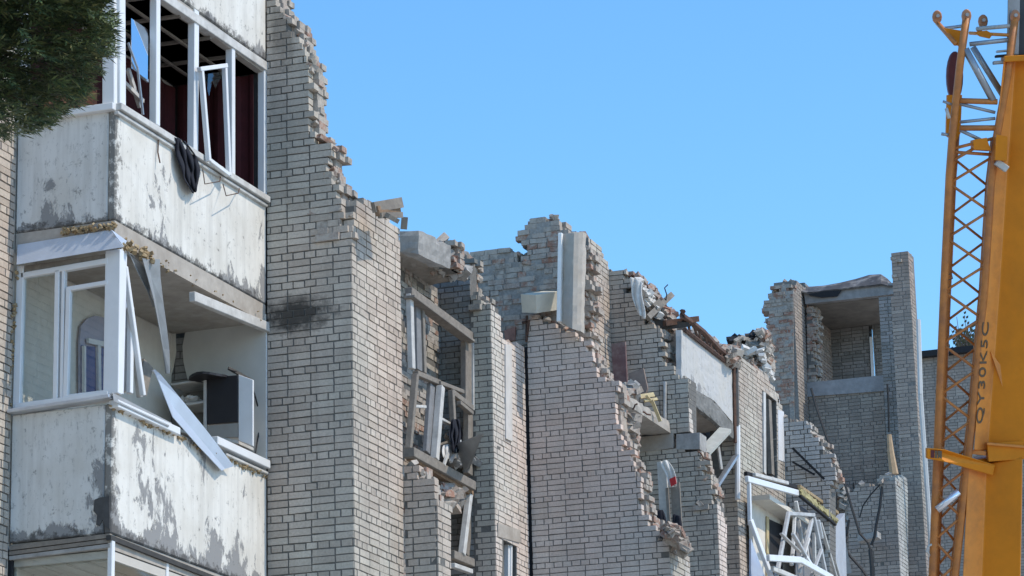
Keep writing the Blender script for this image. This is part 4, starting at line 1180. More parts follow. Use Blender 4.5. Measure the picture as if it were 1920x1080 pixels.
heap(150, along([(1300, 618), (1330, 640), (1362, 660), (1385, 665)], 51.0, 53, 6, 22), MBROUGH, .18, 'grey pink rubble showing behind the rusty handrail', 'rubble', 73)
# shadowed wall under the balcony E and its lit brick beyond
YH = 48.2
hp = pl('Y', YH, [(1353, 1130, 0), (1353, 800, 0), (1381, 798, 0), (1384, 1130, 0)])
XH = onY(1383, 950, YH).x
hp[-1] = (XH-.004, hp[-1][1], 0); hp[-2] = (XH-.004, hp[-2][1], 0)
wall(mid, 'Y', YH, hp, MBR, thick=.3, seed=58, phase=XH)
# rear brickwork under the balcony
rw = pl('X', XE-1.1, [(1300, 800), (1360, 800), (1360, 960), (1300, 960)])
wall(mid, 'X', XE-1.1, [(YG-.0, zs_-3, 0), (YG-.0, zs_+.5, 0), (YH+4, zs_+.5, 0), (YH+4, zs_-3, 0)], MBC, thick=.25, seed=59, base=False)
t1 = MB(); t1.bar(onY(1319, 850, 46.4), onY(1360, 806, 47.2), .20, .06, NY)
thing_mb(t1, 'plank', m_plain('pale_plank', (.46, .46, .41), .85, .15, 8, dirt=(.35, .34, .3), dscale=3), 'wide pale plank slanting under the mouldy balcony', 'plank')
t1 = MB(); t1.bar(onY(1337, 924, 46.2), onY(1381, 856, 47.9), .05, .05, NY); t1.bar(onY(1335, 918, 46.3), onY(1379, 850, 48.0), .10, .03, NY, shift=-.04)
thing_mb(t1, 'steel_bar', MSTEEL, 'long grey steel bar slanting below the pale plank', 'steel bar')
t1 = MB(); t1.tube([onY(1347, 838, 47), onY(1353, 880, 47)], .03, 5)
thing_mb(t1, 'loose_pipe', MPVCD, 'short thin white pipe hanging behind the slanting steel bar', 'pipe')
t1 = MB(); t1.tube([onX(1383, 798, XH+.06), onX(1383, 936, XH+.06)], .045, 8)
thing_mb(t1, 'drain_pipe', MPVC, 'straight white pipe standing upright on the narrow brick pier', 'drain pipe')
t1 = MB(); t1.tube([onX(1378, 660, XE+.02), onX(1381, 800, XE+.02)], .05, 6)
thing_mb(t1, 'drain_pipe', m_plain('dark_pipe', (.08, .075, .07), .7, .3, 9), 'dark stained pipe running down the end of the pale parapet', 'drain pipe')
# hanging cloth with red print, door leaf and clothes in the room below the slab
t1 = MB(); t1.bar(onY(1241, 866, YG-.5), onY(1248, 1000, YG-.5), .14, .05, NY); thing_mb(t1, 'door_leaf', MPVCD, 'narrow grey white door leaf standing in the opening under the broken slab', 'door leaf')
cloth([((1236, 866), (1252, 862)), ((1240, 876), (1262, 874)), ((1250, 892), (1268, 888)), ((1253, 915), (1271, 914))], 'hanging_cloth', MWHITEC, 'white cloth with a red print draped over the door leaf under the slab', 'cloth', .62, c=YG, plane='Y', seed=5, thick=.02)
t1 = MB(); t1.prism([onY(x, y, YG-.72) for x, y in ((1255, 898), (1266, 893), (1268, 906), (1258, 912))], (0, .02, 0)); o = t1.build('red_print', MREDC, None); 
hc = [q for q in bpy.data.objects if q.name.startswith('hanging_cloth')][0]
o.parent = hc; o.location = WLOC[o]-WLOC[hc]
t1 = MB(); t1.bar(onY(1251, 915, YG-.55), onY(1256, 1000, YG-.55), .04, .04, NY); t1.bar(onY(1266, 905, YG-.5), onY(1272, 1010, YG-.5), .14, .04, NY); thing_mb(t1, 'door_frame', MWOODG, 'weathered door frame posts right of the draped white cloth', 'door frame')
cloth([((1222, 958), (1246, 955)), ((1218, 978), (1252, 975)), ((1222, 1000), (1256, 1002)), ((1240, 1012), (1262, 1014))], 'garment', MCLOTH, 'dark clothes heaped against the broken edge left of the door leaf', 'garment', .8, c=YG, plane='Y', seed=6, thick=.06)
cloth([((1262, 962), (1278, 968)), ((1258, 985), (1282, 988)), ((1262, 1010), (1280, 1014))], 'garment', MCLOTH, 'dark clothes bunched at the foot of the door frame posts', 'garment', .8, c=YG, plane='Y', seed=7, thick=.06)
heap(60, along([(1248, 985), (1268, 1000), (1288, 1022)], 42.8, 43.3, 2, 18), MBRED, .2, 'pinkish brick rubble on the top of the sunny wall end', 'rubble', 74)
heap(90, along([(1315, 855), (1330, 900), (1346, 935)], 49.2, 49.6, 8, 12), MBROUGH, .2, 'broken bricks along the stepped edge below the lintel', 'rubble', 75)

# sunny wall I with its tall window
ip = [(1386, 1130, 0), (1384, 668, 1), (1412, 690, 1), (1442, 712, 1), (1462, 745, 1), (1480, 772, 0), (1484, 1130, 0)]
XI = XH
iv = pl('X', XI, ip)
iv[0] = (YH+.004, iv[0][1], 0); iv[1] = (YH+.004, iv[1][1], 1)
hw = pl('X', XI, [(1429, 728), (1456, 750), (1458, 900), (1430, 888)])
YJ = iv[-1][0]
low = pl('X', XI, [(1402, 895), (1700, 1000), (1700, 1130), (1402, 1130)])
iv[-2] = (YJ, iv[-2][1], 0); iv[-1] = (YJ, iv[-1][1], 0)
wall(mid, 'X', XI, iv, MBR, thick=.40, seed=81, phase=YH+.13, holes=[hw], back=MBRED, jit=.1)
wi = empty('window', onX(1442, 890, XI), None)
wi.parent = mid; wi.location = WLOC[wi]-WLOC[mid]
def wI(bars, name, mat):
    mb = MB()
    for (a, b_, wd) in bars: mb.bar(onX(*a, XI-.04), onX(*b_, XI-.04), wd, .07, NX)
    return mb.build(name, mat, wi)
wI([((1430, 728), (1431, 888), .14)], 'frame', MPVCD); wI([((1456, 748), (1457, 898), .14)], 'frame', MPVCD); wI([((1429, 729), (1457, 751), .10)], 'frame', MPVCD)
wI([((1440, 750), (1446, 890), .16)], 'frame', MWOODG)
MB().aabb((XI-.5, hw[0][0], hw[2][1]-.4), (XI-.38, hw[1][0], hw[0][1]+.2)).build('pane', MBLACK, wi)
sheet('X', XI+.01, [(1459, 768), (1470, 772), (1471, 866), (1460, 862)], .08, m_plain('whitewashed_reveal', (.60, .60, .60), .9, .12, 8, dirt=(.4, .4, .4), dscale=4), 'reveal', mid)
heap(560, along([(1368, 648), (1400, 640), (1430, 628), (1442, 640)], 56, 58, 6, 62), MBROUGH, .2, 'jumbled bricks and mortar heaped on the collapsed roof', 'rubble', 76)
heap(70, along([(1372, 640), (1400, 634), (1430, 626)], 56.2, 58, 3, 8), MBLACK, .16, 'dark roofing scraps on the crest of the collapsed roof', 'roofing scraps', 77, name='roofing_scraps')
heap(18, along([(1385, 650), (1425, 652), (1440, 690), (1450, 705)], 55.4, 56, 3, 10), MINSUL, .17, 'pale plaster lumps among the jumbled bricks of the roof', 'plaster lumps', 78, name='plaster_lumps')
t1 = MB(); t1.bar(onD(1422, 697, 55.3), onD(1438, 710, 55.6), .12, .05, FW)
thing_mb(t1, 'roof_lath', MPVC, 'bright white lath lying on the sloping roof edge above the tall window', 'lath')

# remnant J: pale wall face stepping up behind the sunny wall
jp = pl('Y', YJ, [(1483, 1130, 0), (1481, 782, 1), (1500, 788, 1), (1516, 802, 1), (1532, 822, 1), (1548, 842, 1), (1558, 868, 1), (1571, 884, 1), (1562, 900, 1), (1556, 912, 0), (1556, 1130, 0)])
jp[0] = (XI+.004, jp[0][1], 0); jp[1] = (XI+.004, jp[1][1], 1)
wall(mid, 'Y', YJ, jp, m_brick('washed_brick', [(0, (.38, .375, .355)), (.5, (.46, .455, .43)), (1, (.52, .51, .48))], dirt_amt=.3), thick=.38, seed=82, phase=XI+.1)
t1 = MB(); t1.bar(onY(1486, 840, YJ-.1), onY(1545, 898, YJ-.1), .04, .03, NY); t1.bar(onY(1486, 866, YJ-.1), onY(1527, 890, YJ-.1), .035, .03, NY)
thing_mb(t1, 'cable', MCABLE, 'two dark flat cables slanting across the pale blue grey brick remnant', 'cable')

# torn masonry carrying the collapsed roof behind the sunny wall
ta, tb_ = onX(1384, 676, XI-.46), onX(1446, 712, XI-.46)
wall(mid, 'X', XI-.46, [(ta.y, 7.0, 0), (ta.y, ta.z, 1), ((ta.y+tb_.y)/2, (ta.z+tb_.z)/2+.08, 1), (tb_.y, tb_.z, 1), (tb_.y, 7.0, 0)], MBRED, rough=True, thick=2.4, seed=88, mortar=MMORTL, jit=.05)
# bent reinforcing bars at the torn slab
for (x, y, dx, dy, D) in ((1168, 772, -7, 6, 44.6), (1186, 768, 5, -9, 44.5), (1205, 772, 8, 5, 44.3), (1308, 846, 12, 14, 47.6)):
    mb = MB(); a = onD(x, y, D); mb.tube([a, onD(x+dx*.5, y+dy*.3, D), onD(x+dx, y+dy, D), onD(x+dx*1.9, y+dy*1.2, D)], .013, 5)
    mb.build('rebar', MRUST, mid)
# wrecked glazed balcony F
XQ = XI+.55
def QX(x, y, d=0.0): return onX(x, y, XQ+d)
bal = empty('wrecked_balcony', QX(1480, 1080), 'wrecked white glazed balcony with twisted frames and torn yellow insulation', 'balcony')
yq0, yq1 = onX(1407, 900, XI+.12).y, QX(1570, 975).y
ztop = QX(1404, 893).z
MB().aabb((XI+.06, yq0, ztop-4.5), (XI+.12, yq1, ztop+.02)).build('back_wall', MPLAST, bal)
MB().aabb((XI+.12, yq1-.1, ztop-4.5), (XQ-.1, yq1, ztop-.1)).build('side_wall', m_plain('grey_panel_wall', (.42, .42, .43), .85, .15, 4, dirt=(.3, .3, .3), dscale=2), bal)
MB().aabb((XI+.12, yq0, ztop-.06), (XQ-.12, yq1, ztop+.02)).build('ceiling', MPLAST, bal)
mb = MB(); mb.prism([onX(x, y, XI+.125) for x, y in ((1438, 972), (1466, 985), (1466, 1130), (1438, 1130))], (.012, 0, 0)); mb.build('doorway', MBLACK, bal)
mb = MB(); mb.prism([onX(x, y, XI+.13) for x, y in ((1436, 968), (1440, 970), (1440, 1130), (1436, 1130))], (.02, 0, 0)); mb.build('door_frame', MPINE, bal)
def qbar(bars, name, mat, lab=None, d=0.0):
    mb = MB()
    for q in bars:
        (a, b_, wd) = q[:3]; da, db = (q[3], q[4]) if len(q) > 3 else (d, d)
        mb.bar(QX(*a, da), QX(*b_, db), wd, .06, NX)
    o = mb.build(name, mat, bal, bevel=.008)
    if lab: o['label'] = lab
    return o
qbar([((1400, 898), (1500, 926), .10)], 'head_rail', MPVC, 'white head rail of the wrecked balcony')
qbar([((1414, 890), (1476, 906), .06, -.1, -.1)], 'roof_edge', MPVCD)
qbar([((1398, 888), (1495, 914), .07, -.2, -.2)], 'roof_felt', MBLACK)
MYEL = m_plain('soiled_yellow_foam', (.40, .35, .17), .9, .35, 12, dirt=(.12, .10, .06), dscale=5, damt=.8, bmp=.8)
qbar([((1500, 922), (1534, 950), .16, .05, .1), ((1532, 946), (1570, 978), .13, .1, .2)], 'insulation_board', MYEL, 'torn dirty yellow insulation board sagging from the head rail')
for q in bal.children:
    if q.name.startswith('insulation_board'): q.modifiers.clear(); roughen(q, .06, .06, 8)
qbar([((1498, 912), (1570, 962), .06, .0, .1)], 'insulation_edge', MFOAM)
qbar([((1500, 930), (1566, 984), .04, .12, .2)], 'insulation_edge', MBLACK)
qbar([((1404, 905), (1406, 985), .06)], 'post', MPVC)
qbar([((1407, 975), (1447, 1085), .13, .05, .25)], 'slanting_post', MPVC, 'white post slanting inward at the left of the wrecked balcony')
GREYW = m_plain('grey_white_paint', (.46, .46, .45), .55, .15, 10, dirt=(.25, .24, .23), dscale=4, damt=.6)
for (a, b_, w_, da, db, mt) in (((1478, 962), (1455, 1085), .075, .1, .3, GREYW), ((1478, 963), (1526, 966), .06, .1, .2, GREYW), ((1524, 966), (1504, 1050), .07, .15, .35, GREYW), ((1526, 970), (1550, 1085), .07, .2, .3, GREYW),
        ((1538, 980), (1568, 1085), .045, .1, .15, MPVCD), ((1526, 1000), (1527, 1060), .06, .05, .05, MPVCD), ((1486, 1000), (1512, 1045), .06, .3, .4, GREYW), ((1511, 1044), (1535, 1082), .06, .4, .45, MPVC), ((1545, 985), (1574, 1085), .03, .02, .1, MPVCD),
        ((1508, 990), (1516, 1060), .04, .0, .1, MPVCD), ((1497, 975), (1506, 1030), .035, -.05, .05, MPVCD), ((1534, 975), (1541, 1010), .03, .2, .2, MPVC), ((1553, 1000), (1560, 1085), .05, -.05, -.05, GREYW), ((1488, 1010), (1484, 1060), .05, .1, .1, GREYW),
        ((1464, 1000), (1500, 1036), .03, .2, .35, MPVCD), ((1516, 1010), (1498, 1075), .04, .3, .4, MPVCD), ((1540, 1030), (1520, 1085), .035, .3, .4, GREYW)):
    qbar([(a, b_, w_, da, db)], 'casement_rail', mt)
qbar([((1440, 1046), (1500, 1050), .10, .4, .5), ((1500, 1050), (1560, 1084), .10, .5, .5)], 'sill_rail', MPVC, 'bent white sill rail at the front of the wrecked balcony')
qbar([((1448, 1066), (1500, 1088), .08, .35, .4)], 'sill_rail', MPVCD)
qbar([((1492, 940), (1496, 960), .06, .1, .1), ((1490, 965), (1486, 1040), .03, .1, .2)], 'torn_strip', MINSUL)
mb = MB(); mb.prism([QX(x, y, -.14) for x, y in ((1494, 945), (1574, 990), (1580, 1130), (1492, 1130))], (-.02, 0, 0)); mb.build('dark_inner_panel', m_plain('grey_shadow_panel', (.20, .20, .205), .85, .3, 6, dirt=(.1, .1, .1), dscale=3), bal)
mb = MB(); mb.prism([QX(x, y, -.12) for x, y in ((1566, 985), (1584, 962), (1589, 1130), (1568, 1130))], (-.12, 0, 0)); mb.build('end_panel', m_plain('pale_grey_panel', (.36, .375, .40), .7, .15, 5, dirt=(.3, .3, .31), dscale=3), bal)
mb = MB(); mb.prism([QX(x, y, -.05) for x, y in ((1408, 1010), (1436, 1085), (1436, 1130), (1408, 1130))], (-.03, 0, 0)); mb.build('blue_panel', m_plain('blue_grey_film', (.40, .45, .55), .4, .12, 5), bal)
heap(40, along([(1488, 932), (1502, 948)], 58.0, 58.3, 2, 14), MFOAM, .14, 'lump of torn foam hanging at the joint of the head rail', 'foam', 79, name='foam_lump')

# ================================================================== TOWER SECTION
tow = empty('apartment_building', (-16, 64, 0), 'far stairwell end of the brick block, its upper floor open like a box', 'apartment building', 'sections of the shelled brick apartment block')
YD = 62.0; YDB = 64.2
XK = onY(1516, 760, YDB).x
# K: side wall of the box, dull, with red torn end
kv = pl('X', XK, [(1488, 1000, 0), (1488, 553, 1), (1494, 528, 1), (1512, 545, 0), (1517, 1000, 0)])
YK = kv[1][0]
kv[0] = (YK, 5.0, 0); kv[1] = (YK, kv[1][1], 0)
kv[-2] = (YDB+3, kv[-2][1], 0); kv[-1] = (YDB+3, 5.0, 0)
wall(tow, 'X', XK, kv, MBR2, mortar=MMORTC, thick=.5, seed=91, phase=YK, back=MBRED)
ke = pl('Y', YK-.03, [(1440, 760, 0), (1436, 700, 1), (1438, 640, 1), (1437, 560, 1), (1452, 548, 1), (1462, 534, 1), (1480, 530, 1), (1487, 545, 0), (1489, 760, 0)])
wall(tow, 'Y', YK-.03, ke, MBRED, thick=.5, rough=True, seed=92, back=MBRED, mortar=MMORTL, jit=.12)
# back wall of the tower
bp = pl('Y', YDB, [(1516, 1130, 0), (1516, 736, 0), (1690, 714, 0), (1700, 1130, 0)])
bp[0] = (XK+.004, bp[0][1], 0); bp[1] = (XK+.004, bp[1][1], 0)
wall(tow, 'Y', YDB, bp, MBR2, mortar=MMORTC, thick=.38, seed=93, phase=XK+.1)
sheet('Y', YDB-.04, [(1508, 718), (1668, 702), (1668, 732), (1508, 744)], .38, m_plain('grey_beam', (.30, .30, .305), .9, .25, 7, dirt=(.2, .2, .2), dscale=3), 'floor_beam', tow)
# upper box: recess walls, ceiling, roof beam
YR = YDB+2.2
rp = pl('Y', YR, [(1556, 735, 0), (1556, 585, 0), (1700, 568, 0), (1700, 735, 0)])
slit = pl('Y', YR, [(1628, 600), (1634, 600), (1641, 712), (1633, 712)])
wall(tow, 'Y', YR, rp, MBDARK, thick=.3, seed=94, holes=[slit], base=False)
mb = MB(); mb.bar(onY(1633, 632, YR-.02), onY(1637, 712, YR-.02), .06, .05, NY); mb.build('window_frame', MPVC, tow)
xr = onY(1557, 660, YR).x
wall(tow, 'X', xr, [(YDB+.3, rp[0][1]-.2, 0), (YDB+.3, rp[1][1]+.2, 0), (YR-.01, rp[1][1]+.2, 0), (YR-.01, rp[0][1]-.2, 0)], MBDARK, thick=.25, seed=95, base=False)
inn = pl('Y', YDB, [(1515, 720), (1530, 560)])
wall(tow, 'Y', YDB+.02, pl('Y', YDB+.02, [(1514, 718, 0), (1512, 560, 0), (1524, 560, 1), (1530, 718, 0)]), MBRED, thick=.3, seed=96, rough=True, base=False)
zc = onY(1600, 563, YDB).z
MB().aabb((XK-.6, YDB+.1, zc+.0), (onY(1716, 560, YR+.4).x, YR+.4, zc+.2)).build('roof_slab', m_plain('dark_soffit', (.20, .18, .155), .95, .25, 5, dirt=(.1, .09, .08), dscale=2), tow)
zf2 = onY(1600, 712, YDB).z
MB().aabb((XK-.6, YDB+.35, zf2-.2), (onY(1696, 700, YR+.4).x, YR+.3, zf2-.02)).build('floor_slab', MCONC, tow)
sheet('Y', YDB-.08, [(1507, 548), (1696, 528), (1704, 548), (1510, 570)], .34, m_plain('roof_beam_concrete', (.27, .26, .25), .95, .3, 7, dirt=(.14, .13, .12), dscale=3), 'roof_beam', tow)
# column
XDr = onY(1716, 700, YD).x
dp_ = pl('Y', YD, [(1676, 1130, 0), (1674, 556, 0), (1676, 556, 0), (1680, 474, 1), (1714, 470, 0), (1738, 1130, 0)])
xl = onY(1675, 650, YD).x
dp_[0] = (xl, dp_[0][1], 0); dp_[1] = (xl, dp_[1][1], 0)
dp_[4] = (XDr-.004, dp_[4][1], 0); dp_[5] = (XDr-.004, dp_[5][1], 0); dp_[3] = (xl+.06, dp_[3][1], 1); dp_[2] = (xl+.06, dp_[2][1], 0)
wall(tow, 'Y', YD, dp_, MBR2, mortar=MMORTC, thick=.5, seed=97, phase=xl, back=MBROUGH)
dz1 = onY(1714, 470, YD).z
wall(tow, 'X', XDr, [(YD+.004, 5, 0), (YD+.004, dz1, 0), (YD+.30, dz1-.1, 1), (YD+.42, dz1-1.2, 0), (YD+.42, 5, 0)], MBR2, mortar=MMORTC, thick=.3, seed=98, phase=YD+.13)
zb_ = onY(1660, 556, YDB-.35).z
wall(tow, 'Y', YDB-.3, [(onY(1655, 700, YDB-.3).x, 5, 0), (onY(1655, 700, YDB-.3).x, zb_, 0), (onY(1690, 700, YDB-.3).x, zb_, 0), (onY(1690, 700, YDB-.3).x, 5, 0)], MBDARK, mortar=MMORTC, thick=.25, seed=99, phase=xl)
mb = MB(); mb.tube([onX(1726, 740, XDr+.25), onX(1744, 1000, XDr+.25), onX(1748, 1130, XDr+.25)], .05, 6); mb.tube([onX(1722, 600, XDr+.25), onX(1726, 740, XDr+.25)], .05, 6); mb.build('drain_pipe', m_plain('pale_pipe', (.5, .5, .48), .6, .1, 9), tow)
# lower stub in front
YS = 60.6
sp2 = pl('Y', YS, [(1592, 1130, 0), (1590, 930, 1), (1612, 908, 1), (1640, 912, 1), (1662, 900, 1), (1682, 905, 0), (1685, 1130, 0)])
XS = onY(1684, 1000, YS).x
sp2[-1] = (XS-.004, sp2[-1][1], 0); sp2[-2] = (XS-.004, sp2[-2][1], 0)
wall(tow, 'Y', YS, sp2, MBR2, mortar=MMORTC, thick=.38, seed=100, phase=XS, back=MBROUGH)
sv2 = pl('X', XS, [(1684, 1130, 0), (1682, 900, 1), (1696, 890, 1), (1702, 905, 0), (1704, 1130, 0)])
sv2[0] = (YS+.004, sv2[0][1], 0); sv2[1] = (YS+.004, sv2[1][1], 1)
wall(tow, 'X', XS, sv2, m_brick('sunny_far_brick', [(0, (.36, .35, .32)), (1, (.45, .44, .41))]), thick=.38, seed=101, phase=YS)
heap(60, along([(1592, 925), (1640, 912), (1684, 898), (1700, 892)], 68.5, 69.5, 4, 12), MCONC, .26, 'grey rubble along the broken top of the low dark wall', 'rubble', 83)
# roofing felt over the tower beam
def felt(pts, name, label, seed):
    rg = random.Random(seed); vs = []; fs = []
    n = len(pts)
    for (x, y, h) in pts:
        for k in range(4):
            vs.append(onY(x, y-h*(0.0, .85, 1.0, .4)[k], YDB-.15+k*.35)+Vector((0, 0, rg.uniform(-.03, .03))))
    for i in range(n-1):
        for k in range(3): fs.append((i*4+k, (i+1)*4+k, (i+1)*4+k+1, i*4+k+1))
    b = MB(); b.add(vs, fs)
    return thing_mb(b, name, m_plain('roofing_felt', (.07, .065, .065), .8, .4, 8, dirt=(.36, .33, .30), dscale=3, damt=.7, bmp=.6), label, 'roofing felt', solid=.03)
felt([(1482, 535, 6), (1500, 545, 6), (1515, 548, 8), (1545, 546, 10), (1575, 542, 12), (1605, 538, 14), (1630, 534, 17), (1652, 533, 18), (1664, 534, 12), (1676, 537, 4)], 'roofing_felt', 'crumpled dark roofing felt draped along the tower roof beam', 3)
t1 = MB().prism([onY(x, y, YDB-.12) for x, y in ((1512, 548), (1560, 546), (1578, 545), (1570, 556), (1540, 558), (1518, 554))], (0, -.02, 0))
thing_mb(t1, 'felt_scrap', MBLACK, 'black felt scrap hanging below the left end of the tower roof beam', 'felt')
# post of raw wood in the tower
t1 = MB(); t1.tube([onY(1667, 815, YDB-.6), onY(1670, 850, YDB-.6), onY(1676, 890, YDB-.6)], .05, 7, .10)
thing_mb(t1, 'timber_post', m_plain('tan_timber', (.44, .31, .19), .8, .2, 8, dirt=(.25, .17, .1), dscale=3), 'tapering tan timber post standing in the tower corner', 'timber post')
# dangling cables
def cable(pts, r, label, Y):
    t_ = MB(); t_.tube([onY(x, y, Y) for x, y in pts], r, 5)
    return thing_mb(t_, 'cable', MCABLE, label, 'cable')
cable([(1521, 728), (1530, 762), (1548, 815), (1566, 858), (1580, 892), (1598, 955), (1612, 1000), (1628, 1018), (1632, 1030)], .026, 'long black cable dangling down the tower back wall', 59.8)
cable([(1632, 1030), (1635, 1060), (1637, 1120)], .045, 'thick black cable bundle dropping to the bottom edge of the low dark wall', 59.8)
cable([(1654, 912), (1650, 950), (1643, 985), (1640, 1006), (1634, 1022)], .03, 'black cable hanging from the broken wall top into the knot', 59.7)
cable([(1650, 908), (1632, 928), (1618, 948), (1612, 970)], .016, 'thin black wire looping left from the broken wall top', 59.7)
cable([(1592, 975), (1588, 1000), (1578, 1018), (1586, 1030), (1596, 1045), (1615, 1066), (1632, 1090)], .028, 'tangled black cable crossing the lower edge beside the wrecked balcony', 59.6)
heap(26, along([(1588, 995), (1592, 1002), (1582, 1028), (1598, 1050)], 67.2, 67.5, 6, 8), MCABLE, .17, 'knots of black cable and rubber beside the wrecked balcony', 'cable knots', 84, name='cable_knot')
cable([(1664, 720), (1666, 760), (1667, 810)], .022, 'straight dark conduit above the tan timber post', 63.8)
t1 = MB(); t1.box(onY(1630, 1008, 60.2), Vector((.2, 0, .03)), Vector((0, .15, 0)), Vector((0, 0, .06))); t1.chunk(onY(1640, 1006, 60.2), (.2, .2, .1), random.Random(4))
thing_mb(t1, 'lamp_bracket', MCONC, 'small pale bracket at the knot of the black cables', 'bracket')
mb = MB(); mb.tube([onX(1697, 700, XDr+.1), onX(1698, 735, XDr+.1)], .02, 5)

# ================================================================== FAR BUILDING behind the crane
far = empty('apartment_building', (-14, 80, 0), 'far grey brick block under a dark roof edge behind the yellow lattice', 'apartment building')
fp2 = pl('Y', 78.0, [(1700, 1130, 0), (1700, 676, 0), (1960, 660, 0), (1960, 1130, 0)])
zt2 = fp2[1][1]
fp2 = [(fp2[0][0], 4, 0), (fp2[0][0], zt2, 0), (fp2[2][0], zt2, 0), (fp2[2][0], 4, 0)]
wall(far, 'Y', 78.0, fp2, MBR2, mortar=MMORTC, thick=.4, seed=111)
MB().aabb((fp2[0][0]-.1, 77.8, zt2+.005), (fp2[2][0]+.1, 84, zt2+.16)).build('roof_edge', MBLACK, far)
MB().aabb((fp2[0][0], 78.45, 0), (fp2[2][0], 84, zt2)).build('wall', MMORT, far)

# collapsed masonry, dust and hanging scraps between the wrecked balcony and the tower
heap(170, along([(1548, 900), (1572, 905), (1596, 940), (1600, 990)], 66.5, 67.5, 8, 30), MBROUGH, .2, 'grey broken masonry hanging beside the wrecked balcony', 'masonry', 86)
heap(60, along([(1560, 895), (1590, 925), (1598, 960)], 66.3, 66.6, 4, 30), MCONC, .24, 'grey concrete lumps among the broken masonry beside the wrecked balcony', 'concrete lumps', 87)
t1 = MB().prism([onD(x, y, 58.0) for x, y in ((1543, 898), (1556, 902), (1558, 930), (1552, 958), (1545, 950), (1548, 925))], FW*.08)
thing_mb(t1, 'plaster_shard', m_plain('dusty_plaster', (.42, .41, .39), .9, .25, 8, dirt=(.25, .24, .22), dscale=3), 'long dusty plaster shard hanging below the pale brick remnant', 'plaster shard', fix=True)
for k, (pts, lb) in enumerate((([(1498, 905), (1510, 940), (1508, 985), (1516, 1010)], 'thin wire dangling through the middle of the wrecked balcony'),
        ([(1560, 890), (1569, 930), (1566, 985), (1577, 1030), (1574, 1075)], 'thin wire hanging down the right edge of the wrecked balcony'),
        ([(1600, 905), (1606, 950), (1600, 1000), (1608, 1060)], 'thin slack wire hanging left of the long black cable'))):
    t1 = MB(); t1.tube([onD(x, y, 58.6 if k < 2 else 66.4) for x, y in pts], .014, 5)
    thing_mb(t1, 'wire', MCABLE, lb, 'wire')
t1 = MB(); t1.bar(onD(1575, 985, 62.0), onD(1592, 1075, 62.0), .10, .03, FW)
thing_mb(t1, 'metal_strip', MSHEETD, 'dull metal strip standing between the wrecked balcony and the cables', 'metal strip')

# ================================================================== CRANE
def DC(y): return 38.0 + .4*y/1080.0          # the boom leans towards the camera
def CR(x, y, d=0.0): return onD(x, y, DC(y)+d)
crane = empty('mobile_crane', CR(1800, 1200), 'yellow orange mobile crane boom with a folded lattice jib at its side', 'crane')
# telescopic boom: outer and middle sections
def section(name, left, ridge, right, dl, dr, mats):
    """left, ridge, right: pixel edges from top to bottom; a closed shell with side plate, underside and hidden back"""
    n = len(left)
    mb = MB(); vs = []
    for i in range(n):
        a = CR(*left[i], dl); b_ = CR(*ridge[i], 0); c_ = CR(*right[i], dr)
        vs += [a, b_, c_, c_+FW*.55, a+FW*.75+RT*.16]
    fs = []; mi = []
    for i in range(n-1):
        for k in range(5):
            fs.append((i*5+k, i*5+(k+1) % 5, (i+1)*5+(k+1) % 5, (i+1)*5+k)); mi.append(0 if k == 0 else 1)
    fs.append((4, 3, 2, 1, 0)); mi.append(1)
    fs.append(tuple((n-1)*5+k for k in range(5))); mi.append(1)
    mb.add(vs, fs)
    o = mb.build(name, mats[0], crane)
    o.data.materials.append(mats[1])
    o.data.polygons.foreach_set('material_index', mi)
    bm = bmesh.new(); bm.from_mesh(o.data); bmesh.ops.recalc_face_normals(bm, faces=bm.faces); bm.to_mesh(o.data); bm.free()
    m = o.modifiers.new('b', 'BEVEL'); m.width = .02; m.segments = 2; m.limit_method = 'ANGLE'
    return o
section('boom_section', [(1882, 108), (1868, 250), (1857, 345), (1845, 560), (1826, 845)], [(1904, 112), (1894, 250), (1887, 345), (1873, 560), (1852, 845)], [(1990, 104), (1980, 250), (1972, 345), (1962, 560), (1950, 845)], -.15, -.16, (MORANGE, MORANGED))  # folded inward so the plate meets the sun and the web turns away
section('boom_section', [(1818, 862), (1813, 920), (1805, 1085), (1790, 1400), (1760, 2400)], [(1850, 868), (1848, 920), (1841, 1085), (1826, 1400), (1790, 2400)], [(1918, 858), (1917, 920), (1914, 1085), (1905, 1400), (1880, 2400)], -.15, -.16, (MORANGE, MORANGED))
section('inner_boom', [(1890, -120), (1889, 20), (1887, 104)], [(1914, -120), (1912, 20), (1910, 104)], [(1985, -120), (1983, 20), (1982, 104)], -.03, -.10, (MSTEEL, m_plain('dark_steel', (.05, .06, .07), .5, .2, 8)))
def cbar(name, a, b_, wd, dp, mat, d=-.05, parent=None, bevel=.006):
    mb = MB(); mb.bar(CR(*a, d), CR(*b_, d), wd, dp, FW)
    return mb.build(name, mat, parent or crane, bevel=bevel)
cbar('collar', (1850, 848), (1930, 842), .22, .20, MORANGED, -.02)
cbar('collar_rim', (1848, 831), (1930, 838), .03, .24, MORANGE, -.03)
cbar('collar_block', (1817, 846), (1848, 850), .055, .12, MORANGE, -.02)
cbar('head_rim', (1880, 112), (1960, 108), .07, .3, MORANGED, -.06)
cbar('head_plate', (1862, 118), (1890, 116), .04, .12, MSTEEL, -.04); cbar('head_plate', (1866, 106), (1892, 104), .03, .12, MBLACK, -.04); cbar('head_plate', (1868, 97), (1890, 95), .025, .1, MSTEEL, -.04)
mb = MB(); mb.prism([CR(1857, 658, -.06), CR(1930, 760, .1), CR(1935, 842, .1), CR(1905, 800, 0)], FW*.05); mb.build('gusset', MORANGE, crane, fix=True)
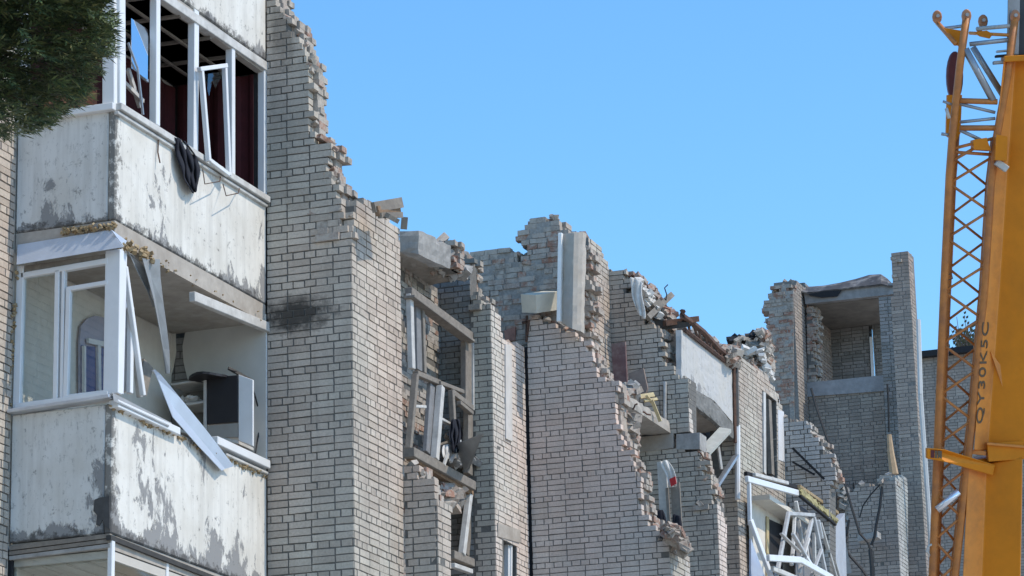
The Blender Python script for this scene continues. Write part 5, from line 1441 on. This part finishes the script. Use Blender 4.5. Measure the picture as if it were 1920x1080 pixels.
# folded lattice jib
jib = MB()
CL = [(1812, 34), (1800, 120), (1786, 250), (1780, 330), (1770, 540), (1760, 780), (1748, 1085), (1735, 1400)]
CRt = [(1903, 34), (1888, 150), (1868, 260), (1858, 345), (1846, 540), (1824, 780), (1790, 1085), (1765, 1400)]
def interp(c, y):
    for i in range(len(c)-1):
        if c[i][1] <= y <= c[i+1][1]:
            t_ = (y-c[i][1])/(c[i+1][1]-c[i][1]); return (c[i][0]+(c[i+1][0]-c[i][0])*t_, y)
    return c[-1]
FRONT, BACK = -.10, .42
def chord(c, d, r, sh=0, y0=None):
    mb = MB(); mb.tube([CR(x+sh, y, d) for x, y in c if y0 is None or y >= y0], r, 8)
    return mb.build('chord', MLATT, crane, smooth=True)
chord(CL, FRONT, .048); chord(CRt, FRONT, .048); chord(CL, BACK, .045, 7, 240); chord(CRt, BACK, .045, -4, 240)
def lrod(name, a, b_, r, da, db, mat=MLATT):
    mb = MB(); mb.tube([CR(*a, da), CR(*b_, db)], r, 6)
    return mb.build(name, mat, crane, smooth=True)
y = 292
k = 0
while y < 1120:
    st = 52-.012*(y-290)
    a, b_ = interp(CL, y+st), interp(CRt, y)
    lrod('brace', a, b_, .017, FRONT, FRONT)
    a, b_ = interp(CL, y+st), interp(CRt, y+2*st)
    lrod('brace', a, b_, .017, FRONT, FRONT)
    a, b_ = interp(CL, y+6), interp(CRt, y+st+6)
    lrod('brace', (a[0]+7, a[1]), (b_[0]-4, b_[1]), .016, BACK, BACK)
    a, b_ = interp(CL, y+2*st+6), interp(CRt, y+st+6)
    lrod('brace', (a[0]+7, a[1]), (b_[0]-4, b_[1]), .016, BACK, BACK)
    y += 2*st
for (a, b_, r, mt) in (((1800, 189), (1870, 191), .035, MLATT), ((1800, 229), (1866, 222), .02, MSTEEL), ((1800, 240), (1866, 240), .035, MLATT), ((1800, 195), (1866, 211), .02, MSTEEL),
                       ((1790, 278), (1868, 258), .02, MLATT), ((1788, 285), (1860, 290), .02, MLATT), ((1800, 244), (1838, 262), .022, MSTEEL), ((1788, 300), (1832, 275), .02, MLATT)):
    lrod('brace', a, b_, r, FRONT, FRONT, mt)
lrod('strut', (1810, 92), (1862, 188), .045, FRONT, FRONT, MSTEEL); lrod('strut', (1824, 88), (1880, 178), .038, BACK-.2, BACK-.2, MSTEEL)
# root lugs
def lug(x, y, d):
    mb = MB(); c_ = CR(x, y, d)
    pts = []
    for k in range(12):
        a = 2*math.pi*k/12
        pts.append(c_+RT*math.cos(a)*.058+UP*math.sin(a)*.085)
    mb.prism([p-FW*.035 for p in pts], FW*.07)
    o = mb.build('pin_lug', m_plain('worn_orange', (.48, .20, .09), .5, .25, 12, dirt=(.3, .2, .15), dscale=8) if 'worn_orange' not in bpy.data.materials else bpy.data.materials['worn_orange'], crane, bevel=.012)
    mb = MB(); mb.tube([c_-FW*.09+UP*.01, c_+FW*.09+UP*.01], .022, 8); mb.build('pin', MSTEEL, o)
lug(1757, 32, BACK); lug(1812, 30, FRONT); lug(1843, 40, BACK); lug(1903, 31, FRONT)
lrod('root_arm', (1757, 42), (1792, 82), .03, BACK, FRONT)
lrod('root_arm', (1843, 48), (1834, 60), .03, BACK, BACK)
lrod('cross_rod', (1772, 53), (1812, 48), .022, BACK, FRONT, MSTEEL); lrod('cross_rod', (1832, 54), (1900, 48), .026, BACK, FRONT, MPVCD)
lrod('cross_rod', (1818, 83), (1890, 75), .028, FRONT, FRONT, MSTEEL); lrod('cross_rod', (1818, 62), (1896, 66), .022, BACK, FRONT, MORANGE)
mb = MB(); mb.prism([CR(1770, 52, .1), CR(1806, 58, .1), CR(1802, 90, .1), CR(1791, 82, .1)], FW*.03); mb.build('root_plate', MORANGED, crane, fix=True)
mb = MB(); mb.prism([CR(1826, 60, .1), CR(1850, 57, .1), CR(1862, 64, .1), CR(1856, 72, .1), CR(1838, 68, .1)], FW*.05); mb.build('root_plate', MORANGED, crane, fix=True)
# dark red sheave guard seen on edge, with its bracket
mb = MB()
c_ = CR(1791, 143, .35)
pts = [c_+RT*math.cos(2*math.pi*k/20)*.10+UP*math.sin(2*math.pi*k/20)*.31 for k in range(20)]
mb.prism(pts, FW*.12); mb.build('sheave_guard', MDRED, crane, bevel=.02)
mb = MB(); mb.prism([CR(1776, 178, .2), CR(1804, 178, .2), CR(1801, 250, .2), CR(1792, 266, .2), CR(1774, 254, .2)], FW*.08); mb.build('bracket_plate', MORANGED, crane, fix=True)
lrod('bracket_bolt', (1768, 190), (1784, 196), .016, -.1, -.1, MSTEEL); lrod('bracket_bolt', (1774, 203), (1780, 222), .022, -.14, -.14, MPVCD); lrod('bracket_bolt', (1765, 251), (1778, 253), .02, -.1, -.1, MSTEEL)
mb = MB(); mb.prism([CR(1825, 262, -.2), CR(1850, 258, -.2), CR(1858, 282, -.2), CR(1826, 280, -.2)], FW*.25); mb.build('jib_clamp', MORANGED, crane, fix=True)
mb = MB(); mb.prism([CR(1868, 252, -.28), CR(1889, 256, -.28), CR(1888, 302, -.28), CR(1866, 300, -.28)], FW*.2); mb.build('jib_clamp', MORANGED, crane, fix=True)
cbar('clamp_foot', (1868, 303), (1888, 318), .08, .1, MPVCD, -.2)
# lower stay bracket with its warning label
mb = MB(); mb.prism([CR(1738, 840, -.35), CR(1772, 843, -.35), CR(1866, 872, -.12), CR(1862, 892, -.12), CR(1772, 866, -.35), CR(1738, 860, -.35)], FW*.14); mb.build('jib_stay', MORANGED, crane, fix=True, bevel=.01)
for (x0, x1, mt) in ((1745, 1752, MDRED), (1753, 1757, MBLK), (1758, 1766, MBLK)):
    mb = MB(); mb.prism([CR(x0, 844+(x0-1745)*.08, -.356), CR(x1, 844+(x1-1745)*.08, -.356), CR(x1, 858+(x1-1745)*.1, -.356), CR(x0, 858+(x0-1745)*.1, -.356)], FW*.004); mb.build('warning_label', mt, crane, fix=True)
o = lrod('tie_rod', (1757, 956), (1798, 922), .045, -.2, -.2, m_plain('polished_steel', (.8, .8, .82), .25, .05, 6, metal=.6, bmp=0)); o['label'] = 'shiny polished tie rod'
mb = MB(); mb.tube([CR(1752, 1018, -.1), CR(1741, 1024, -.15), CR(1738, 1034, -.15), CR(1744, 1043, -.1)], .016, 6); mb.build('hook_ring', MPVCD, crane)
mb = MB(); mb.tube([CR(1774, 518, -.1), CR(1784, 512, -.1), CR(1786, 522, -.1), CR(1776, 526, -.1)], .008, 5); mb.build('hook_ring', MRUST, crane)
mb = MB(); mb.prism([CR(1814, 1040, .02), CR(1821, 1020, .02), CR(1823, 1000, .02), CR(1815, 1002, .02)], -FW*.01)
mb = MB(); mb.box(CR(1818, 1018, -.02), RT*.02, UP*.08, FW*.004); mb.build('white_decal', MPVC, crane)
# lettering up the side plate
def plate(x, y):
    """a point on the side plate of the upper boom section"""
    l_, r_ = interp([(1845, 560), (1826, 845)], y)[0], interp([(1873, 560), (1852, 845)], y)[0]
    t_ = (x-l_)/(r_-l_)
    return CR(l_, y, -.15).lerp(CR(r_, y, 0), t_)
cu = bpy.data.curves.new('lettering', 'FONT')
cu.body = 'QY30K5C'
cu.size = 1.0
cu.space_character = 1.12
cu.extrude = .004
tmp = bpy.data.objects.new('lettering', cu); COL.objects.link(tmp)
bpy.context.view_layer.update()
me = bpy.data.meshes.new_from_object(tmp.evaluated_get(bpy.context.evaluated_depsgraph_get()))
bpy.data.objects.remove(tmp)
bx = [v.co.x for v in me.vertices]; by = [v.co.y for v in me.vertices]
pa_, pb_ = plate(1839, 794), plate(1851, 604)
ex = (pb_-pa_); Lx = ex.length; ex.normalize()
pn = (plate(1868, 620)-plate(1850, 620)).cross(ex).normalized()
if pn.dot(FW) > 0: pn = -pn
ey = pn.cross(ex).normalized()
if ey.dot(RT) > 0: ey = -ey
hgt = .13
for v in me.vertices:
    v.co = ex*((v.co.x-min(bx))/(max(bx)-min(bx))*Lx) + ey*((v.co.y-min(by))/(max(by)-min(by))*hgt-hgt*.35) + pn*(v.co.z+.006)
me.name = 'lettering'
link('lettering', me, MBLK, crane, pa_)

# ================================================================== TREES
def foliage_mat(name, cols):
    m, t, b = mat_new(name)
    c = ramp(t, island(t), cols)
    f = noisef(t, wpos(t), 5, 4, .6)
    c = mix(t, 1.0, c, ramp(t, f, [(.3, (.55,)*3), (.7, (1.25,)*3)]), 'MULTIPLY')
    L(t, c, b.inputs['Base Color'])
    b.inputs['Roughness'].default_value = .65
    b.inputs['Specular IOR Level'].default_value = .3
    return m
con = empty('conifer_tree', onZ(-260, 2400, 0), 'dark green conifer reaching in at the top left in front of the balconies', 'tree')
TD = 14.0
tb = Vector(onD(-330, 300, TD+.2)); tb0 = Vector((tb.x, tb.y, 0))
WLOC[con] = tb0.copy(); con.location = tb0
mb = MB(); mb.tube([tb0, tb0.lerp(tb, .5)+Vector((.05, 0, 0)), tb, tb+Vector((.05, 0, 2.2))], .16, 10, .06); mb.build('trunk', m_plain('bark', (.12, .085, .06), .95, .4, 14, bmp=.8), con, smooth=True)
rg = random.Random(77)
mbl = MB(); mbr = MB()
edge = [(-150, 226), (-100, 220), (-20, 217), (30, 216), (70, 214), (100, 206), (130, 198), (160, 190), (185, 182), (196, 150), (205, 112), (225, 88), (245, 68), (258, 42)]
def inside(x, y):
    if y > 262: return False
    for i in range(len(edge)-1):
        if edge[i][0] <= y <= edge[i+1][0]:
            t_ = (y-edge[i][0])/(edge[i+1][0]-edge[i][0]); return x < edge[i][1]+(edge[i+1][1]-edge[i][1])*t_
    return x < edge[0][1] if y < edge[0][0] else (x < 40)
cnt = 0
tries = 0
while cnt < 6200 and tries < 90000:
    tries += 1
    x, y = rg.uniform(-420, 222), rg.uniform(-160, 264)
    if x < -120 and rg.random() < .55: continue
    n_ = noise.noise(Vector((x*.016, y*.016, 3.1)))
    if not inside(x + 44*n_ + 16*noise.noise(Vector((x*.06, y*.06, 1.3))), y + 16*n_): continue
    if noise.noise(Vector((x*.03, y*.022, 9.7))) > .34: continue
    p = onD(x, y, TD+rg.uniform(-.45, .65)+.25*n_)
    out = (p-tb); out.z *= .3; out.normalize()
    d = (out + Vector((rg.uniform(-.5, .5), rg.uniform(-.5, .5), rg.uniform(-.9, .15)))).normalized()
    side_ = d.cross(Vector((rg.uniform(-.5, .5), rg.uniform(-.5, .5), 1))).normalized()
    nr = d.cross(side_)
    Ls = rg.uniform(.05, .10)
    p = p - d*Ls
    nl = 11
    for q in range(nl):
        t_ = q/(nl-1)
        base = p + d*Ls*t_
        sg = 1 if q % 2 else -1
        ld = (d*1.0 + side_*sg*rg.uniform(.5, 1.0) + nr*rg.uniform(-.4, .4)).normalized()
        if q == nl-1: ld = d
        ll = rg.uniform(.022, .06); lw = rg.uniform(.0035, .0065)
        wv = ld.cross(nr).normalized()*lw
        mbl.add([base, base+ld*ll*.5+wv, base+ld*ll, base+ld*ll*.5-wv], [(0, 1, 2, 3)])
    cnt += 1
o = mbl.build('crown', foliage_mat('conifer_leaf', [(0, (.035, .052, .026)), (.45, (.07, .10, .038)), (.8, (.12, .15, .05)), (1, (.19, .175, .065))]), con)
o['kind'] = 'stuff'
for q in range(16):
    yy = -120+q*24
    e_ = rg.uniform(20, 180)
    a = onD(-330, yy-40, TD+.2); b_ = onD(e_, yy+rg.uniform(0, 30), TD+rg.uniform(-.2, .4))
    if not inside(e_, yy+30): continue
    m_ = a.lerp(b_, .6)+Vector((0, 0, .08))
    mbr.tube([a, m_, b_], .02, 6, .005)
mbr.build('branch', bpy.data.materials['bark'], con, smooth=True)
# bare crown above the far building
bt_ = empty('bare_tree', onD(1812, 668, 92.0), 'thin bare tree crown showing over the far roof behind the lattice', 'tree')
WLOC[bt_] = Vector((WLOC[bt_].x, WLOC[bt_].y, 0)); bt_.location = WLOC[bt_]
mb = MB(); mb.tube([WLOC[bt_], onD(1814, 668, 92.0)], .16, 7, .08); mb.build('trunk', bpy.data.materials['bark'], bt_)
mb = MB(); ml = MB()
for q in range(60):
    x0 = 1813+rg.uniform(-8, 8); a = onD(x0, 676, 92)
    x1, y1 = 1814+rg.gauss(0, 17), 650-abs(rg.gauss(0, 24))
    b_ = onD(x1, y1, 92+rg.uniform(-1, 1))
    mb.tube([a, a.lerp(b_, .5)+Vector((rg.uniform(-.1, .1), 0, rg.uniform(-.1, .2))), b_], .018, 4, .008)
    for j in range(5):
        c_ = a.lerp(b_, rg.uniform(.4, 1.05))+Vector((rg.uniform(-.2, .2), rg.uniform(-.2, .2), rg.uniform(-.1, .1)))
        ml.add([c_, c_+Vector((.05, .02, .03)), c_+Vector((.06, 0, .1)), c_+Vector((-.02, 0, .06))], [(0, 1, 2, 3)])
mb.build('branch', m_plain('twig', (.16, .13, .11), .9, .3, 9, bmp=0), bt_)
o = ml.build('crown', foliage_mat('bud_leaf', [(0, (.06, .07, .03)), (1, (.14, .11, .06))]), bt_); o['kind'] = 'stuff'

for t_ in list(BRICKS): finish_bricks(t_)
